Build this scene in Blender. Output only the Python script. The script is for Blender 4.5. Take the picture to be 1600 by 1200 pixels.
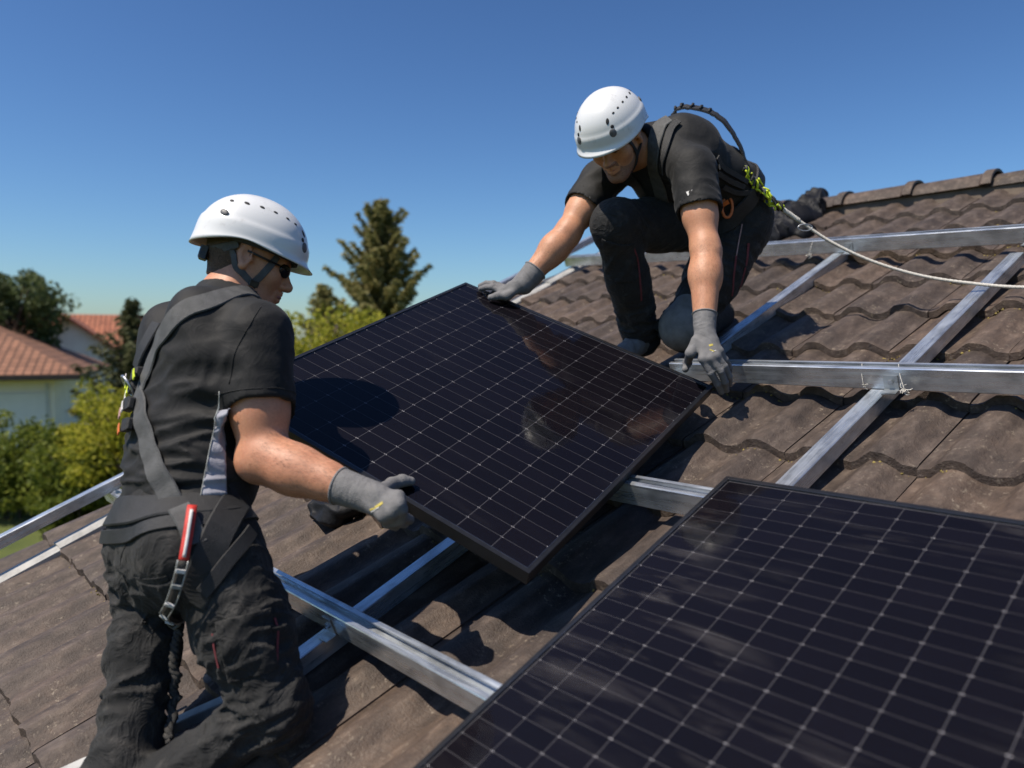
import bpy, math, random, time
import numpy as np
from math import radians, sin, cos, pi
from mathutils import Matrix, Vector
T0 = time.time()
# ------------------------------------------------------------------ clear
for o in list(bpy.data.objects): bpy.data.objects.remove(o)
scene = bpy.context.scene
COL = scene.collection
rng = np.random.default_rng(7)
random.seed(7)
V = lambda *a: np.array(a, float)
unit = lambda a: np.asarray(a, float) / (np.linalg.norm(a) + 1e-12)

# ------------------------------------------------------------------ camera
F = 1197.6                       # focal length in pixels of a 1600 px wide picture
PITCH = radians(3.059)
cam_d = bpy.data.cameras.new('camera'); cam = bpy.data.objects.new('camera', cam_d); COL.objects.link(cam)
cam_d.sensor_width = 36.0; cam_d.lens = 36.0 * F / 1600.0
cam_d.clip_start = 0.05; cam_d.clip_end = 3000
cam.location = (0, 0, 0); cam.rotation_euler = (pi / 2 - PITCH, 0, 0)
cam_d.dof.use_dof = True; cam_d.dof.focus_distance = 2.15; cam_d.dof.aperture_fstop = 2.2
scene.camera = cam
# ------------------------------------------------------------------ light
SUN = unit(V(-0.42, -0.25, 0.87))                 # direction towards the sun
sl = bpy.data.lights.new('sun', 'SUN'); sun = bpy.data.objects.new('sun', sl); COL.objects.link(sun)
sl.energy = 5.0; sl.angle = radians(0.53); sl.color = (1.0, 0.91, 0.79)
sun.rotation_euler = Vector(SUN).to_track_quat('Z', 'Y').to_euler()
sun.location = (-6, -4, 12)
world = bpy.data.worlds.new('World'); scene.world = world; world.use_nodes = True
wn = world.node_tree.nodes; wl = world.node_tree.links
bg = wn['Background']
sky = wn.new('ShaderNodeTexSky'); sky.sky_type = 'NISHITA'; sky.sun_disc = False
sky.sun_elevation = math.asin(SUN[2]); sky.sun_rotation = math.atan2(SUN[0], SUN[1])
sky.altitude = 0; sky.air_density = 1.05; sky.dust_density = 0.7; sky.ozone_density = 5.0
sg = wn.new('ShaderNodeGamma'); sg.inputs[1].default_value = 1.4
st_ = wn.new('ShaderNodeMix'); st_.data_type = 'RGBA'; st_.blend_type = 'MULTIPLY'; st_.inputs[0].default_value = 1.0; st_.inputs[7].default_value = (0.88, 0.965, 1.0, 1)
wl.new(sky.outputs[0], sg.inputs[0]); wl.new(sg.outputs[0], st_.inputs[6]); wl.new(st_.outputs[2], bg.inputs[0]); bg.inputs[1].default_value = 0.054
scene.view_settings.view_transform = 'Standard'; scene.view_settings.look = 'None'
scene.view_settings.exposure = 0.18; scene.view_settings.gamma = 1.0
scene.view_settings.use_curve_mapping = False
cy = scene.cycles
cy.max_bounces = 6; cy.diffuse_bounces = 3; cy.glossy_bounces = 3; cy.transmission_bounces = 3; cy.transparent_max_bounces = 6
cy.caustics_reflective = False; cy.caustics_refractive = False

# ------------------------------------------------------------------ geometry of the place
_c, _s = cos(PITCH), sin(PITCH)
def P(px, py, d):
    """point seen at photo pixel (px, py) of a 1600 x 1200 frame, d metres in front of the lens"""
    x, y, z = (px - 800) / F * d, -(py - 600) / F * d, d
    return V(x, z * _c + y * _s, y * _c - z * _s)
EX = V(0.660843, -0.750524, 0.0); EV = V(0.691861, 0.609190, 0.387576); EN = V(-0.290885, -0.256127, 0.921838)
ROOF = Matrix([[EX[i], EV[i], EN[i], -EN[i]] for i in range(3)] + [[0, 0, 0, 1]])
def RP(u, v, w): return EX * u + EV * v + EN * (w - 1.0)
def rooft(p): return V(p @ EX, p @ EV, p @ EN + 1.0)
GROUND = -3.8

# ------------------------------------------------------------------ material helpers
MATS = {}
def nmat(name):
    m = bpy.data.materials.new(name); m.use_nodes = True
    nt = m.node_tree; b = nt.nodes['Principled BSDF']; MATS[name] = m
    return m, nt, nt.nodes, nt.links, b
def N(nt, kind, **kw):
    n = nt.nodes.new(kind)
    for k, v in kw.items():
        if k.startswith('i_'): n.inputs[k[2:].replace('_', ' ')].default_value = v
        else: setattr(n, k, v)
    return n
def ramp(nt, src, stops):
    r = nt.nodes.new('ShaderNodeValToRGB'); e = r.color_ramp.elements
    while len(e) < len(stops): e.new(0.5)
    for i, (p, c) in enumerate(stops):
        e[i].position = p; e[i].color = (*c, 1) if len(c) == 3 else c
    nt.links.new(src, r.inputs[0]); return r.outputs[0]
def mix(nt, fac, a, b, mode='MIX'):
    m = nt.nodes.new('ShaderNodeMix'); m.data_type = 'RGBA'; m.blend_type = mode
    for sock, val in ((m.inputs[0], fac), (m.inputs[6], a), (m.inputs[7], b)):
        if isinstance(val, bpy.types.NodeSocket): nt.links.new(val, sock)
        elif isinstance(val, (int, float)): sock.default_value = val
        else: sock.default_value = (*val, 1)
    return m.outputs[2]
def coords(nt, scale=(1, 1, 1), kind='Object'):
    tc = nt.nodes.new('ShaderNodeTexCoord'); mp = nt.nodes.new('ShaderNodeMapping')
    mp.inputs['Scale'].default_value = scale; nt.links.new(tc.outputs[kind], mp.inputs[0]); return mp.outputs[0]
def noise(nt, vec, scale, detail=4, rough=0.55, out=0, dist=0.0):
    n = nt.nodes.new('ShaderNodeTexNoise'); n.inputs['Scale'].default_value = scale
    n.inputs['Detail'].default_value = detail; n.inputs['Roughness'].default_value = rough
    n.inputs['Distortion'].default_value = dist
    nt.links.new(vec, n.inputs['Vector']); return n.outputs[out]
def bump(nt, b, h, strength, dist=0.01):
    n = nt.nodes.new('ShaderNodeBump'); n.inputs['Strength'].default_value = strength; n.inputs['Distance'].default_value = dist
    nt.links.new(h, n.inputs['Height']); nt.links.new(n.outputs[0], b.inputs['Normal']); return n
def simple(name, col, rough=0.6, metal=0.0, var=0.12, scale=20, bmp=0.0, bscale=None, spec=0.5, kind='Object'):
    m, nt, ns, lk, b = nmat(name)
    vec = coords(nt, kind=kind); n = noise(nt, vec, scale)
    lo = tuple(c * (1 - var) for c in col); hi = tuple(min(1, c * (1 + var)) for c in col)
    lk.new(ramp(nt, n, [(0.3, lo), (0.7, hi)]), b.inputs['Base Color'])
    b.inputs['Roughness'].default_value = rough; b.inputs['Metallic'].default_value = metal
    b.inputs['Specular IOR Level'].default_value = spec
    if bmp: bump(nt, b, noise(nt, vec, bscale or scale * 4, 3), bmp, 0.004)
    return m

def mat_tile():
    m, nt, ns, lk, b = nmat('concrete_tile')
    vec = coords(nt); oi = N(nt, 'ShaderNodeObjectInfo')
    tc = N(nt, 'ShaderNodeTexCoord'); add = N(nt, 'ShaderNodeVectorMath', operation='ADD')
    sc = N(nt, 'ShaderNodeVectorMath', operation='SCALE'); sc.inputs['Scale'].default_value = 37.0
    cmb = N(nt, 'ShaderNodeCombineXYZ')
    for i in range(3): lk.new(oi.outputs['Random'], cmb.inputs[i])
    lk.new(cmb.outputs[0], sc.inputs[0]); lk.new(tc.outputs['Object'], add.inputs[0]); lk.new(sc.outputs[0], add.inputs[1])
    v = add.outputs[0]
    st = N(nt, 'ShaderNodeMapping'); st.inputs['Scale'].default_value = (5.5, 2.0, 5.5); lk.new(v, st.inputs[0])
    streak = noise(nt, st.outputs[0], 6, 7, 0.62)
    base = ramp(nt, streak, [(0.26, (0.040, 0.029, 0.023)), (0.52, (0.080, 0.060, 0.048)), (0.78, (0.150, 0.119, 0.098))])
    big = ramp(nt, noise(nt, v, 5.5, 4), [(0.32, (0.68, 0.66, 0.65)), (0.7, (1.2, 1.15, 1.1))])
    c = mix(nt, 0.85, base, big, 'MULTIPLY')
    c = mix(nt, 0.38, c, ramp(nt, noise(nt, v, 26, 6, 0.72), [(0.34, (0.55, 0.53, 0.52)), (0.5, (1, 1, 1)), (0.66, (1.55, 1.48, 1.38))]), 'MULTIPLY')
    tint = ramp(nt, oi.outputs['Random'], [(0.0, (0.82, 0.82, 0.84)), (0.5, (1, 1, 1)), (1.0, (1.16, 1.1, 1.04))])
    c = mix(nt, 1.0, c, tint, 'MULTIPLY')
    lich = ramp(nt, noise(nt, v, 62, 4, 0.75), [(0.57, (0, 0, 0)), (0.68, (1, 1, 1))])
    patch = ramp(nt, noise(nt, v, 9, 2), [(0.44, (0, 0, 0)), (0.64, (0.8, 0.8, 0.8))])
    c = mix(nt, mix(nt, 1.0, lich, patch, 'MULTIPLY'), c, (0.30, 0.245, 0.18))
    dark = ramp(nt, noise(nt, v, 30, 5, 0.7), [(0.27, (0.55, 0.55, 0.55)), (0.42, (0, 0, 0))])
    c = mix(nt, dark, c, (0.035, 0.026, 0.021))
    lk.new(c, b.inputs['Base Color']); b.inputs['Roughness'].default_value = 0.62
    b.inputs['Specular IOR Level'].default_value = 0.42
    h = mix(nt, 0.5, streak, noise(nt, v, 160, 3, 0.7))
    bump(nt, b, h, 1.0, 0.006)
    return m
def mat_metal(name, col=(0.66, 0.69, 0.72), rough=0.24, stretch=(2, 40, 40), hi=0.5):
    m, nt, ns, lk, b = nmat(name)
    v = coords(nt, stretch); n = noise(nt, v, 3, 5, 0.6); w = noise(nt, coords(nt, (5, 9, 9)), 2.5, 4)
    lk.new(ramp(nt, w, [(0.3, tuple(c * 0.62 for c in col)), (0.55, col), (0.8, tuple(min(1, c * 1.12) for c in col))]), b.inputs['Base Color'])
    b.inputs['Metallic'].default_value = 0.78
    lk.new(ramp(nt, n, [(0.3, (rough * 0.7,) * 3), (0.7, (hi,) * 3)]), b.inputs['Roughness'])
    bump(nt, b, n, 0.06, 0.002)
    return m
def mat_cloth(name, col, rough=0.82, weave=900, var=0.25, dust=0.0, spec=0.25, crease=0.35):
    m, nt, ns, lk, b = nmat(name)
    v = coords(nt); n = noise(nt, v, 9, 5, 0.6)
    c = ramp(nt, n, [(0.3, tuple(x * (1 - var) for x in col)), (0.7, tuple(x * (1 + var) for x in col))])
    if dust:
        dm = ramp(nt, noise(nt, v, 26, 6, 0.72), [(0.52, (0, 0, 0)), (0.8, (dust,) * 3)])
        c = mix(nt, dm, c, (0.16, 0.145, 0.13))
    lk.new(c, b.inputs['Base Color']); b.inputs['Roughness'].default_value = rough
    b.inputs['Specular IOR Level'].default_value = spec
    b.inputs['Sheen Weight'].default_value = 0.05; b.inputs['Sheen Roughness'].default_value = 0.5
    fine = noise(nt, v, weave, 2, 0.5)
    cr = noise(nt, v, 38, 4, 0.6, dist=1.2)
    h = mix(nt, 0.72, fine, cr)
    b1 = bump(nt, b, h, crease, 0.006)
    rn = noise(nt, v, 15, 3, 0.5, dist=1.6); su = N(nt, 'ShaderNodeMath', operation='SUBTRACT'); su.inputs[1].default_value = 0.5; lk.new(rn, su.inputs[0])
    ab = N(nt, 'ShaderNodeMath', operation='ABSOLUTE'); lk.new(su.outputs[0], ab.inputs[0])
    mr = N(nt, 'ShaderNodeMapRange'); mr.inputs['From Max'].default_value = 0.11; mr.inputs['To Min'].default_value = 1.0; mr.inputs['To Max'].default_value = 0.0; lk.new(ab.outputs[0], mr.inputs[0])
    b2 = N(nt, 'ShaderNodeBump'); b2.inputs['Strength'].default_value = crease * 1.1; b2.inputs['Distance'].default_value = 0.006
    lk.new(mr.outputs[0], b2.inputs['Height']); lk.new(b2.outputs[0], b1.inputs['Normal'])
    return m
def mat_skin(name, col):
    m, nt, ns, lk, b = nmat(name)
    v = coords(nt); n = noise(nt, v, 13, 5, 0.6); f = noise(nt, v, 170, 4, 0.7)
    c = ramp(nt, n, [(0.3, (col[0] * 0.9, col[1] * 0.83, col[2] * 0.8)), (0.55, col), (0.8, (col[0] * 1.1, col[1] * 1.12, col[2] * 1.15))])
    c = mix(nt, 0.22, c, ramp(nt, f, [(0.35, (0.4, 0.28, 0.22)), (0.6, (1, 1, 1))]), 'MULTIPLY')
    hair = noise(nt, coords(nt, (1, 1, 1)), 420, 2, 0.8)
    lk.new(c, b.inputs['Base Color']); b.inputs['Roughness'].default_value = 0.52
    b.inputs['Subsurface Weight'].default_value = 0.16; b.inputs['Subsurface Radius'].default_value = (0.012, 0.005, 0.003)
    b.inputs['Subsurface Scale'].default_value = 0.6
    bump(nt, b, mix(nt, 0.5, f, hair), 0.28, 0.002)
    return m
def mat_leaf(name, stops, trans=0.25, scale=0.9):
    m, nt, ns, lk, b = nmat(name)
    g = N(nt, 'ShaderNodeNewGeometry'); v = coords(nt)
    f = mix(nt, 0.55, g.outputs['Random Per Island'], noise(nt, v, scale, 3))
    c = ramp(nt, f, stops)
    lk.new(c, b.inputs['Base Color']); b.inputs['Roughness'].default_value = 0.6
    b.inputs['Specular IOR Level'].default_value = 0.2
    t = N(nt, 'ShaderNodeBsdfTranslucent'); lk.new(c, t.inputs[0])
    mx = N(nt, 'ShaderNodeMixShader'); mx.inputs[0].default_value = trans
    out = ns['Material Output']; lk.new(b.outputs[0], mx.inputs[1]); lk.new(t.outputs[0], mx.inputs[2]); lk.new(mx.outputs[0], out.inputs[0])
    return m

# ------------------------------------------------------------------ mesh helpers
def tagit(o, label=None, cat=None, group=None, kind=None):
    if label: o['label'] = label
    if cat: o['category'] = cat
    if group: o['group'] = group
    if kind: o['kind'] = kind
    return o
def mk(name, v, f, mat, parent=None, org=None, smooth=True, mw=None):
    """link one mesh object; v is in the coordinates of the world (org subtracted) or of the parent"""
    v = np.asarray(v, float)
    if org is not None: v = v - np.asarray(org)
    me = bpy.data.meshes.new(name)
    me.from_pydata([tuple(x) for x in v] if len(v) < 200000 else v.tolist(), [], [tuple(x) for x in f] if not isinstance(f, np.ndarray) else f.tolist())
    me.update()
    if smooth: me.polygons.foreach_set('use_smooth', [True] * len(me.polygons))
    if mat is not None: me.materials.append(mat if not isinstance(mat, str) else MATS[mat])
    o = bpy.data.objects.new(name, me); COL.objects.link(o)
    if parent is not None: o.parent = parent
    elif mw is not None: o.matrix_world = mw
    elif org is not None: o.location = tuple(org)
    return o
def empty(name, loc=(0, 0, 0), mw=None):
    o = bpy.data.objects.new(name, None); COL.objects.link(o); o.empty_display_size = 0.1
    if mw is not None: o.matrix_world = mw
    else: o.location = tuple(loc)
    return o
class MB:
    def __init__(s): s.v = []; s.f = []
    def add(s, v, f):
        o = len(s.v); s.v += [tuple(x) for x in v]; s.f += [tuple(i + o for i in q) for q in f]; return s
    def box(s, lo, hi):
        x0, y0, z0 = lo; x1, y1, z1 = hi
        return s.add([(x0, y0, z0), (x1, y0, z0), (x1, y1, z0), (x0, y1, z0), (x0, y0, z1), (x1, y0, z1), (x1, y1, z1), (x0, y1, z1)],
                     [(0, 3, 2, 1), (4, 5, 6, 7), (0, 1, 5, 4), (1, 2, 6, 5), (2, 3, 7, 6), (3, 0, 4, 7)])
    def bbox(s, lo, hi, b=0.002):
        """box with bevelled long edges"""
        x0, y0, z0 = lo; x1, y1, z1 = hi; v = []
        for x, i in ((x0, b), (x0 + b, 0), (x1 - b, 0), (x1, b)):
            v += [(x, y0 + i, z0 + i + (0 if i else b * 0)), (x, y1 - i, z0 + i), (x, y1 - i, z1 - i), (x, y0 + i, z1 - i)]
        f = [(3, 2, 1, 0), (12, 13, 14, 15)]
        for k in range(3):
            a = k * 4
            for j in range(4): f.append((a + j, a + (j + 1) % 4, a + 4 + (j + 1) % 4, a + 4 + j))
        return s.add(v, f)
    def prism(s, poly, axis0, axis1, map3):
        """extrude closed 2-d poly between axis0 and axis1; map3(a, x, y) -> point"""
        n = len(poly); v = [map3(axis0, *p) for p in poly] + [map3(axis1, *p) for p in poly]
        f = [tuple(range(n))[::-1], tuple(range(n, 2 * n))] + [(i, (i + 1) % n, n + (i + 1) % n, n + i) for i in range(n)]
        return s.add(v, f)
    def build(s, name, mat, parent=None, **kw): return mk(name, s.v, s.f, mat, parent, **kw)
def catmull(pts, n=8):
    pts = [np.asarray(p, float) for p in pts]
    if len(pts) < 3: return np.array([pts[0] + (pts[-1] - pts[0]) * t for t in np.linspace(0, 1, n + 1)])
    q = [2 * pts[0] - pts[1]] + pts + [2 * pts[-1] - pts[-2]]; out = []
    for i in range(1, len(q) - 2):
        a, b, c, d = q[i - 1:i + 3]
        for t in np.linspace(0, 1, n, endpoint=False):
            out.append(0.5 * (2 * b + (c - a) * t + (2 * a - 5 * b + 4 * c - d) * t * t + (3 * b - a - 3 * c + d) * t ** 3))
    out.append(pts[-1]); return np.array(out)
def tube(pts, r, n=8, caps=True):
    pts = np.asarray(pts, float); m = len(pts); r = np.broadcast_to(np.asarray(r, float), (m,))
    tan = np.gradient(pts, axis=0); tan /= np.linalg.norm(tan, axis=1, keepdims=True) + 1e-12
    up = V(0, 0, 1) if abs(tan[0][2]) < 0.9 else V(1, 0, 0)
    nn = unit(np.cross(tan[0], up)); v = []; f = []
    for i in range(m):
        nn = unit(nn - tan[i] * (nn @ tan[i])); bb = np.cross(tan[i], nn)
        for k in range(n):
            a = 2 * pi * k / n; v.append(pts[i] + r[i] * (nn * cos(a) + bb * sin(a)))
    for i in range(m - 1):
        for k in range(n): f.append((i * n + k, i * n + (k + 1) % n, (i + 1) * n + (k + 1) % n, (i + 1) * n + k))
    if caps: f += [tuple(range(n))[::-1], tuple(range((m - 1) * n, m * n))]
    return v, f
def ribbon(pts, nrm, w, t=0.003, wob=0.0, seed=0):
    """flat strap of width w and thickness t along pts, lying with face normals nrm"""
    pts = np.asarray(pts, float); m = len(pts); nrm = np.asarray(nrm, float)
    tan = np.gradient(pts, axis=0); tan /= np.linalg.norm(tan, axis=1, keepdims=True) + 1e-12
    w = np.broadcast_to(np.asarray(w, float), (m,)); v = []; f = []
    r = np.random.default_rng(seed)
    for i in range(m):
        nn = unit(nrm[i] - tan[i] * (nrm[i] @ tan[i])); s = np.cross(tan[i], nn); c = pts[i] + nn * wob * r.normal()
        h = w[i] / 2
        for a, b in ((-1, 0), (-0.9, t), (0.9, t), (1, 0), (0.9, -t * 0.3), (-0.9, -t * 0.3)): v.append(c + s * h * a + nn * b)
    for i in range(m - 1):
        for k in range(6): f.append((i * 6 + k, (i + 1) * 6 + k, (i + 1) * 6 + (k + 1) % 6, i * 6 + (k + 1) % 6))
    f += [tuple(range(6)), tuple(range((m - 1) * 6, m * 6))[::-1]]
    return v, f
def sphere_mesh(c, R, rad, nu=16, nv=10):
    v = [c + R @ (V(0, 0, 1) * rad)]; f = []
    v = []
    for j in range(nv + 1):
        th = pi * j / nv
        for i in range(nu):
            a = 2 * pi * i / nu; v.append(np.asarray(c) + R @ (V(sin(th) * cos(a), sin(th) * sin(a), cos(th)) * rad))
    for j in range(nv):
        for i in range(nu): f.append((j * nu + i, (j + 1) * nu + i, (j + 1) * nu + (i + 1) % nu, j * nu + (i + 1) % nu))
    return v, f

# ------------------------------------------------------------------ implicit surfaces (bodies, clothes, crumpled bags)
_WV = {}
def wavy(p, seed, freq, n=5):
    if (seed, n) not in _WV:
        r = np.random.default_rng(seed); q = []
        for i in range(n): q.append((unit(r.normal(size=3)) * (0.6 + 0.9 * r.random()), unit(r.normal(size=3)) * 0.6, r.random() * 6.28, r.random() * 6.28))
        _WV[seed, n] = [np.array(x, np.float32) for x in zip(*q)]
    K, K2, f1, f2 = _WV[seed, n]; p = p.astype(np.float32) * np.float32(freq)
    return np.sin(p @ K.T + f1 + np.float32(1.3) * np.sin(p @ K2.T + f2)).mean(1)
class Sdf:
    def __init__(s): s.items = []; s.folds = []; s.plain = False; s.lo = V(9, 9, 9); s.hi = V(-9, -9, -9)
    def _ad(s, fn, lo, hi, k, op='u'):
        s.items.append((fn, lo - 0.06, hi + 0.06, k, op))
        if op == 'u': s.lo = np.minimum(s.lo, lo); s.hi = np.maximum(s.hi, hi)
        return s
    def cone(s, a, b, ra, rb, k=0.03, side=None, fs=1.0, op='u'):
        a = np.asarray(a, float); b = np.asarray(b, float); ab = b - a; L2 = ab @ ab + 1e-12
        if side is not None:
            side = np.asarray(side, float); side = unit(side - ab * (side @ ab) / L2)
        def fn(p):
            q = p - a; t = np.clip(q @ ab / L2, 0, 1); q = q - t[:, None] * ab; r = ra + (rb - ra) * t
            if side is not None:
                x = q @ side; fl = fs if np.isscalar(fs) else fs[0] + (fs[1] - fs[0]) * t
                q = q + (x * (1 / fl - 1))[:, None] * side
            return np.sqrt((q * q).sum(1)) - r
        m = max(ra, rb) * (1 if side is None else max(1, np.max(fs)))
        return s._ad(fn, np.minimum(a, b) - m, np.maximum(a, b) + m, k, op)
    def ell(s, c, R, rad, k=0.03, op='u'):
        c = np.asarray(c, float); rad = np.asarray(rad, float); R = np.asarray(R)
        def fn(p):
            q = (p - c) @ R; k0 = np.sqrt(((q / rad) ** 2).sum(1)); k1 = np.sqrt(((q / rad ** 2) ** 2).sum(1))
            return k0 * (k0 - 1) / (k1 + 1e-9)
        m = rad.max(); return s._ad(fn, c - m, c + m, k, op)
    def ball(s, c, r, k=0.03, op='u'): return s.cone(c, np.asarray(c) + V(0, 0, 1e-4), r, r, k, op=op)
    def cut(s, p0, nrm, k=0.004):
        p0 = np.asarray(p0, float); nrm = unit(nrm)
        s.items.append((lambda p: (p - p0) @ nrm, V(-99, -99, -99), V(99, 99, 99), k, 'i')); return s
    def cutl(s, p0, nrm, c, r, k=0.004):
        """cut by the plane only inside the ball (c, r)"""
        p0 = np.asarray(p0, float); nrm = unit(nrm); c = np.asarray(c, float)
        fn = lambda p: np.maximum(-((p - p0) @ nrm), np.sqrt(((p - c) ** 2).sum(1)) - r)
        s.items.append((fn, c - r - 0.05, c + r + 0.05, k, 's')); return s
    def fold(s, c, rad, dirv, lam, amp, seed=0, warp=1.6, frq=14, sharp=2.0):
        s.folds.append((np.asarray(c, float), rad, unit(dirv), lam, amp, seed, warp, frq, sharp)); return s
    def shell(s, fn): s.folds.append(fn); return s
    def __call__(s, p):
        d = np.full(len(p), 0.5)
        for fn, lo, hi, k, op in s.items:
            m = np.nonzero(((p >= lo) & (p <= hi)).all(1))[0]
            if not len(m): continue
            q = p[m]; a = d[m]; b = fn(q)
            if op == 'u':
                h = np.clip(0.5 + 0.5 * (a - b) / k, 0, 1); d[m] = a + (b - a) * h - k * h * (1 - h)
            elif op == 's':
                b = -b; h = np.clip(0.5 - 0.5 * (a - b) / k, 0, 1); d[m] = a + (b - a) * h + k * h * (1 - h)
            else:
                h = np.clip(0.5 - 0.5 * (a - b) / k, 0, 1); d[m] = a + (b - a) * h + k * h * (1 - h)
        if s.folds and not s.plain:
            near = np.nonzero(np.abs(d) < 0.028)[0]; q = p[near]; e = np.zeros(len(near))
            for fd in s.folds:
                if callable(fd): e += fd(q); continue
                c, rad, dr, lam, amp, seed, warp, frq, sharp = fd
                w = np.exp(-((q - c) ** 2).sum(1) / rad ** 2); mm = np.nonzero(w > 0.02)[0]
                if not len(mm): continue
                z = q[mm] * 0.36 + (q[mm] @ dr)[:, None] * dr * 0.64
                wv = wavy(z, seed, 3.6 / lam) + 0.3 * wavy(q[mm], seed + 7, 2.0 / lam)
                e[mm] += w[mm] * amp * 1.25 * (np.clip(1 - np.abs(wv) * 1.9, 0, 1) ** 1.2 * 1.0 - 0.4 + 0.45 * wavy(q[mm], seed + 5, frq * 0.8))
            d[near] -= e
        return d
    def grad(s, p, e=0.0015):
        g = np.zeros_like(p)
        for o in (V(1, -1, -1), V(-1, -1, 1), V(-1, 1, -1), V(1, 1, 1)): g += o * s(p + o * e)[:, None]
        return g / (np.linalg.norm(g, axis=1, keepdims=True) + 1e-12)
    def smooth(s, on): s.plain = on
    def stick(s, pts, off=0.003, it=7):
        p = np.array(pts, float); s.smooth(True)
        for _ in range(it): p = p - (np.clip(s(p) - off, -0.04, 0.04) * 0.9)[:, None] * s.grad(p)
        nn = s.grad(p, 0.010); s.smooth(False)
        for _ in range(3): p = p - (np.clip(s(p) - off, -0.02, 0.02) * 0.9)[:, None] * nn
        return p, nn
    def hit(s, px, py, t0=0.8, t1=4.0):
        """first point of the surface on the line of sight through a photo pixel"""
        r = P(px, py, 1.0); t = t0 / np.linalg.norm(r); r1 = r; s.smooth(True)
        for _ in range(220):
            d = s((r1 * t)[None])[0]
            if d < 0.0008: break
            t += max(min(d, 0.05) * 0.7, 0.0006) / np.linalg.norm(r)
            if t > t1: s.smooth(False); return None
        s.smooth(False); return r1 * t
    def mesh(s, h, pad=0.03, proj=1):
        lo = s.lo - pad; hi = s.hi + pad; B = 4
        nb = np.ceil((hi - lo) / (h * B)).astype(int); n = nb * B + 1
        ci = np.stack(np.meshgrid(*[np.arange(k) for k in nb], indexing='ij'), -1).reshape(-1, 3)
        cc = lo + (ci + 0.5) * h * B; s.plain = True; cd = s(cc); s.plain = False; rad = h * B * 0.5 * 1.75 + 0.013
        D = np.full(tuple(n), 1.0, np.float32)
        ins = ci[cd < -rad]
        act = ci[np.abs(cd) <= rad]
        loc = np.stack(np.meshgrid(*[np.arange(B + 1)] * 3, indexing='ij'), -1).reshape(-1, 3)
        for q in ins: D[q[0] * B:q[0] * B + B + 1, q[1] * B:q[1] * B + B + 1, q[2] * B:q[2] * B + B + 1] = -1
        idx = (act[:, None, :] * B + loc[None]).reshape(-1, 3)
        fl = np.unique(np.ravel_multi_index(idx.T, tuple(n)))
        ii = np.stack(np.unravel_index(fl, tuple(n)), 1)
        vals = np.empty(len(ii))
        for a in range(0, len(ii), 200000): vals[a:a + 200000] = s(lo + ii[a:a + 200000] * h)
        D.ravel()[fl] = vals
        neg = D < 0
        cnt = np.zeros(tuple(np.array(n) - 1), np.int8)
        cor = [(i, j, k) for i in (0, 1) for j in (0, 1) for k in (0, 1)]
        sl = lambda o: tuple(slice(o[a], n[a] - 1 + o[a]) for a in range(3))
        for o in cor: cnt += neg[sl(o)]
        cells = np.argwhere((cnt > 0) & (cnt < 8))
        cv = np.stack([D[cells[:, 0] + o[0], cells[:, 1] + o[1], cells[:, 2] + o[2]] for o in cor], 1).astype(float)
        acc = np.zeros((len(cells), 3)); num = np.zeros(len(cells)); corv = np.array(cor, float)
        for a in range(8):
            for b in range(a + 1, 8):
                if np.abs(corv[a] - corv[b]).sum() != 1: continue
                x, y = cv[:, a], cv[:, b]; m = (x < 0) != (y < 0)
                t = np.where(m, x / (x - y + 1e-12), 0)
                acc[m] += corv[a] + t[m, None] * (corv[b] - corv[a]); num[m] += 1
        vt = lo + (cells + acc / num[:, None]) * h
        vid = np.full(cnt.shape, -1, np.int32); vid[tuple(cells.T)] = np.arange(len(cells))
        faces = []
        for ax in range(3):
            b, c = (ax + 1) % 3, (ax + 2) % 3
            s0 = [slice(1, n[k] - 1) for k in range(3)]; s1 = list(s0)
            s0[ax] = slice(0, n[ax] - 1); s1[ax] = slice(1, n[ax])
            A0 = neg[tuple(s0)]; A1 = neg[tuple(s1)]
            e = np.argwhere(A0 != A1); off = np.ones(3, int); off[ax] = 0; g = e + off
            fl = A0[tuple(e.T)]
            ob = np.zeros(3, int); ob[b] = 1; oc = np.zeros(3, int); oc[c] = 1
            q = np.stack([vid[tuple((g - ob - oc).T)], vid[tuple((g - oc).T)], vid[tuple(g.T)], vid[tuple((g - ob).T)]], 1)
            q[~fl] = q[~fl][:, ::-1]
            faces.append(q)
        fc = np.concatenate(faces); fc = fc[(fc >= 0).all(1)]
        for _ in range(proj):
            vt = vt - (np.clip(s(vt), -h, h) * 0.8)[:, None] * s.grad(vt, h * 0.4)
        return vt, fc

# ------------------------------------------------------------------ materials
mat_tile()
mat_metal('galvanised', (0.62, 0.655, 0.69), 0.22)
mat_metal('galvanised_dull', (0.5, 0.53, 0.55), 0.34, hi=0.6)
mat_metal('buckle_steel', (0.45, 0.46, 0.48), 0.25)
simple('verge_metal', (0.40, 0.39, 0.365), 0.6, 0.0, 0.28, 14, 0.3)
simple('black_frame', (0.012, 0.012, 0.013), 0.34, 0.0, 0.3, 40, spec=0.5)
simple('frame_glint_lip', (0.20, 0.21, 0.23), 0.25, 0.9, 0.15, 30)
simple('solder', (0.42, 0.41, 0.44), 0.5, 0, 0.1, 60)
simple('backsheet', (0.060, 0.058, 0.068), 0.6, 0, 0.1, 60)
simple('deck_wood', (0.12, 0.09, 0.065), 0.8, 0, 0.3, 12)
simple('render_wall', (0.62, 0.60, 0.55), 0.9, 0, 0.06, 3, 0.2)
simple('wall_blue_white', (0.90, 0.83, 0.72), 0.9, 0, 0.06, 2)
simple('wall_white', (0.72, 0.70, 0.66), 0.9, 0, 0.08, 2)
simple('shutter_white', (0.82, 0.80, 0.77), 0.6, 0, 0.04, 3)
simple('fascia_dark', (0.05, 0.035, 0.028), 0.7, 0, 0.2, 4)
simple('window_glass', (0.03, 0.035, 0.04), 0.08, 0, 0.2, 2)
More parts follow.
